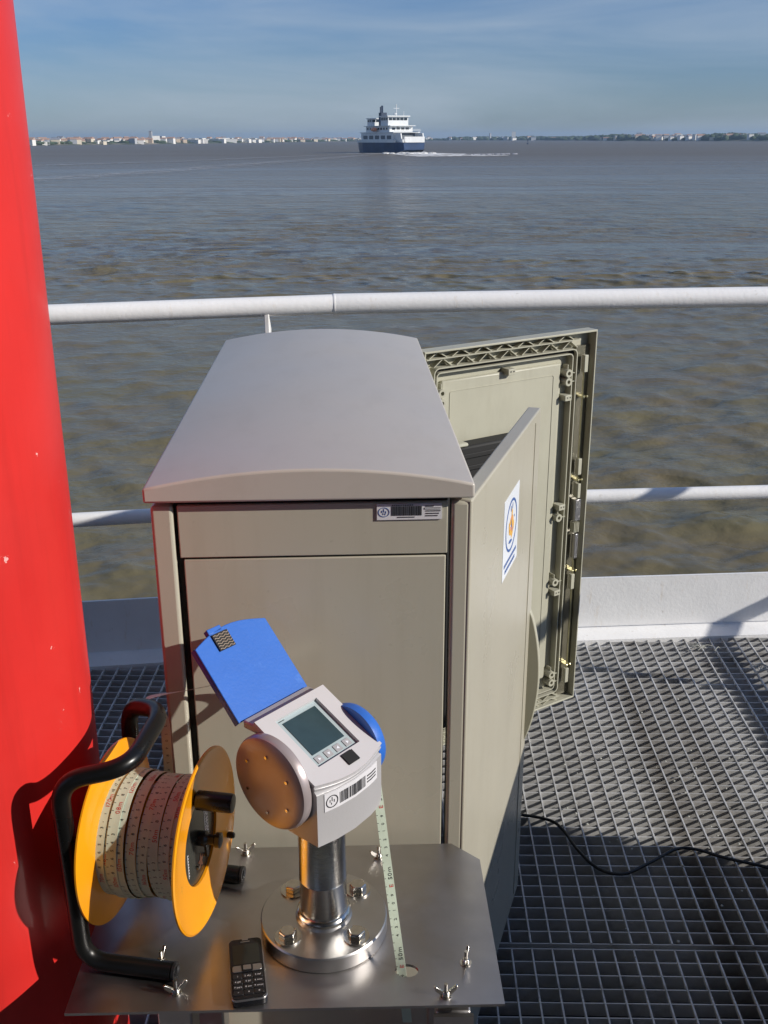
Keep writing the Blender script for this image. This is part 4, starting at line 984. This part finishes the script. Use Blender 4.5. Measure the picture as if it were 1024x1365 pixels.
def ribbon(path, widths, name, wd, marks=True, m=None):
    """path: list of centre points, widths: list of width direction vectors"""
    P = spline(path, 10); Wv = spline([Vector(v) for v in widths], 10); n = len(P)
    b = B(); S = [0]
    for i in range(1, n): S.append(S[-1] + (P[i] - P[i - 1]).length)
    nor = []
    for i in range(n):
        d = (P[min(i + 1, n - 1)] - P[max(i - 1, 0)]).normalized(); w_ = (Wv[i] - d * Wv[i].dot(d)).normalized(); nn = d.cross(w_); nor.append((w_, nn))
        for (q, t) in ((-.5, -.5), (.5, -.5), (.5, .5), (-.5, .5)): b.v.append(tuple(P[i] + w_ * q * wd + nn * t * .0005))
    for i in range(n - 1):
        for k in range(4): b.f.append((i * 4 + k, i * 4 + (k + 1) % 4, i * 4 + 4 + (k + 1) % 4, i * 4 + 4 + k))
    b.f += [(3, 2, 1, 0), (n * 4 - 4, n * 4 - 3, n * 4 - 2, n * 4 - 1)]
    def at(s, q, up):
        s = max(0, min(S[-1], s)); i = max(j for j in range(n) if S[j] <= s + 1e-9); i = min(i, n - 2); t = (s - S[i]) / max(1e-6, S[i + 1] - S[i])
        c = P[i].lerp(P[i + 1], t); w_ = nor[i][0].lerp(nor[i + 1][0], t); nn = nor[i][1].lerp(nor[i + 1][1], t); return c + w_ * q * wd + nn * up
    return b, S[-1], at
def build_tape():
    e = empty('measuring_tape', (.02, 1.04, TZ), 0, 'pale green measuring tape running from the reel through the recorder down into the table slot', 'measuring tape')
    off = Matrix.Translation((-.02, -1.04, -TZ))
    path = [(-.022, 1.178, .800), (-.012, 1.150, .760), (.000, 1.108, .680), (.012, 1.066, .600), (.020, 1.040, .548), (.027, 1.015, .490)]
    b, S, at = ribbon(path, [(.97, .1, -.1)] * 4 + [(.93, -.3, -.1)] * 2, 'hanging_tape', .0120)
    b.v = [tuple(off @ Vector(v)) for v in b.v]; h = b.done('hanging_tape', M['tape'], e, smooth=True, angle=50)
    mk = B(); rk = B(); s = .004; k = 0
    up = .0006
    d0 = (at(.1, 0, .01) - at(.1, 0, 0)); sgn = 1 if d0.y < 0 else -1
    def put(dst, txt, s0, size, q0):
        Vv, Ff, w_ = text2d(txt, size); o = len(dst.v)
        for (x, y) in Vv: dst.v.append(tuple(off @ at(s0 + w_ - x, q0 - y / .0145, up * sgn)))
        for f in Ff: dst.f.append(tuple(o + i for i in f))
    while s < S - .012:
        o = len(mk.v)
        for (ss, q) in ((s, -.5), (s + .0007, -.5), (s + .0007, -.33), (s, -.33)): mk.v.append(tuple(off @ at(s 	+ (ss - s), q, up * sgn)))
        mk.f.append((o, o + 1, o + 2, o + 3))
        if k % 10 == 6: put(mk, '50m', s - .004, .0090, .36); put(rk, 'E', s + .0175, .0090, .36)
        elif k % 10 not in (5, 7, 8): put(mk, str(k % 10), s, .0062, .26)
        s += .01; k += 1
    tag(mk.done('black_marks', M['ink'], h), kind='stuff'); tag(rk.done('red_marks', M['redink'], h), kind='stuff')
    # the stretch from reel to recorder
    path = [RP(-.092, .075, .70), RP(-.098, .092, .76), RP(-.108, .110, .80), (-.330, 1.245, .826), (-.270, 1.262, .832), (-.205, 1.275, .838), (-.150, 1.275, .840), (-.118, 1.262, .843), (-.090, 1.222, .838)]
    wds = [(.95, -.2, .1), (.95, -.2, .2), (.8, .2, .4), (.3, .5, .1), (.1, .9, -.45), (0, .9, -.48), (0, .9, -.48), (0, .9, -.4), (0, .7, -.3)]
    b, S, at = ribbon(path, wds, 'slack_tape', .0135)
    b.v = [tuple(off @ Vector(v)) for v in b.v]; h2 = b.done('slack_tape', M['tape'], e, smooth=True, angle=50)
    mk = B(); s = .004; k = 3
    d0 = (at(.03, 0, .01) - at(.03, 0, 0)); sgn = 1 if d0.y < 0 else -1
    while s < .16:
        Vv, Ff, w_ = text2d(str(k % 10), .006); o = len(mk.v)
        for (x, y) in Vv: mk.v.append(tuple(off @ at(s + w_ - x, .2 - y / .0135, up * sgn)))
        for f in Ff: mk.f.append(tuple(o + i for i in f))
        s += .01; k += 1
    tag(mk.done('black_marks', M['ink'], h2), kind='stuff')
build_tape()

# ------------------------------------------------------------------ phone
def build_phone():
    e = empty('mobile_phone', (-.1760, 1.0320, TZ), 10.5, 'small black keypad mobile phone lying on the steel table', 'phone')
    Wp, Lp = .045, .104
    def rr(w_, l, r, n=5):
        o = []
        for (cx, cy, a0) in ((w_ / 2 - r, l / 2 - r, 0), (-w_ / 2 + r, l / 2 - r, 90), (-w_ / 2 + r, -l / 2 + r, 180), (w_ / 2 - r, -l / 2 + r, 270)):
            for k in range(n + 1): a = rad(a0 + 90 * k / n); o.append((cx + r * math.cos(a), cy + r * math.sin(a)))
        return o
    B().prism(rr(Wp - .001, Lp - .001, .008), .0006, .0100).done('back_shell', M['phoneblack'], e, bevel=.0015)
    B().prism(rr(Wp, Lp, .008), .0101, .0125).done('silver_trim', M['phonesilver'], e, bevel=.0006)
    B().prism(rr(Wp - .003, Lp - .003, .007), .0126, .0138).done('front_shell', M['phoneblack'], e, bevel=.0004)
    B().bx(-.017, .017, .006, .040, .01385, .0141).done('screen', M['screen'], e)
    B().bx(-.006, .006, .0440, .0452, .01385, .0144).done('earpiece', M['phonesilver'], e)
    B().prism(rr(.008, .003, .0012), .0139, .0143, Matrix.Translation((0, .049, 0))).done('top_key', M['phonesilver'], e)
    B().prism(rr(.037, .0105, .003), .01385, .0150, Matrix.Translation((0, -.002, 0))).done('control_bar', M['phonesilver'], e, bevel=.0004)
    np_ = B().prism(rr(.0145, .0118, .002), .01505, .0156, Matrix.Translation((0, -.002, 0))).done('navigation_key', M['phoneblack'], e)
    B().prism(rr(.0100, .0075, .0012), .0157, .0164, Matrix.Translation((0, -.002, 0))).done('navigation_pad', M['phonesilver'], np_)
    labs = ['1', '2 abc', '3 def', '4 ghi', '5 jkl', '6 mno', '7 pqrs', '8 tuv', '9 wxyz', '*', '0', '#']
    for r_ in range(4):
        for c in range(3):
            x = (c - 1) * .0128; y = -.0145 - r_ * .0088
            k = B().prism(rr(.0122, .0078, .0018), .01385, .0146, Matrix.Translation((x, y, 0))).done('key', M['phonekey'], e, bevel=.0003)
            Vv, Ff, w_ = text2d(labs[r_ * 3 + c], .0034)
            B().add([(x - w_ / 2 + a, y - .0012 + b_, .01475) for a, b_ in Vv], Ff).done('key_print', M['sticker'], k)
M['screen'] = mat('phone screen', (0.012, 0.014, 0.012), 0.08, coat=0.5)
M['phonekey'] = mat('phone keys', (0.016, 0.016, 0.018), 0.3)
build_phone()

# ------------------------------------------------------------------ cable and scraps on the grating
def deck_pt(px, py, z=.010):
    yc = -(py - 682) / 1374; p_ = rad(19.9); d = Vector(((px - 512) / 1374, math.cos(p_) + yc * math.sin(p_), -math.sin(p_) + yc * math.cos(p_))); t = (z - 1.55) / d.z
    return Vector((d.x * t, d.y * t, z))
def build_cable():
    pts = [(.20, 2.10, .012), (.27, 2.105, .012)] + [tuple(deck_pt(*q)) for q in ((725, 1092), (748, 1106), (768, 1133), (795, 1158), (828, 1166), (862, 1152), (900, 1133), (928, 1134), (965, 1145), (1030, 1160), (1150, 1190), (1300, 1180))]
    o = B().tube(spline(pts, 8), .0038, 10).done('power_cable', M['rubber'], smooth=True)
    tag(o, 'thin black cable snaking over the deck grating from the cabinet', 'cable')
    rnd = random.Random(8)
    for k, (q, lab, w_) in enumerate((((931, 866), 'pale scrap of netting on the grating near the kick plate', .05), ((1016, 895), 'larger pale scrap of netting at the right edge of the grating', .06))):
        c = deck_pt(*q, .012); b = B()
        for i in range(16):
            a = rnd.random() * 6.28; l = w_ * (.4 + rnd.random() * .6); s_ = Vector((rnd.gauss(0, .3) * w_, rnd.gauss(0, .2) * w_, rnd.random() * .008))
            b.tube(spline([s_ + Vector((-math.cos(a) * l / 2, -math.sin(a) * l / 4, 0)), s_ + Vector((rnd.gauss(0, .1) * l, 0.1 * l, .010 * rnd.random())), s_ + Vector((math.cos(a) * l / 2, math.sin(a) * l / 4, 0))], 4), .0012, 5)
        o = b.done('netting_scrap', M['scrap'], smooth=True); o.location = c; tag(o, lab, 'scrap')
    b = B()
    for i in range(70):
        px = rnd.uniform(740, 1020); c = deck_pt(px, rnd.uniform(1000, 1140) if i % 3 else rnd.uniform(880, 1300), .0055); r_ = rnd.uniform(.0012, .004)
        b.lathe([(r_, 0), (r_ * .7, r_ * .5), (.0003, r_ * .7)], Matrix.Translation(c), 6)
    tag(b.done('grit', M['scrap']), 'pale specks of grit and flaked paint scattered on the grating', kind='stuff')
M['scrap'] = mat('pale fibre', (0.42, 0.42, 0.38), 0.8)
build_cable()
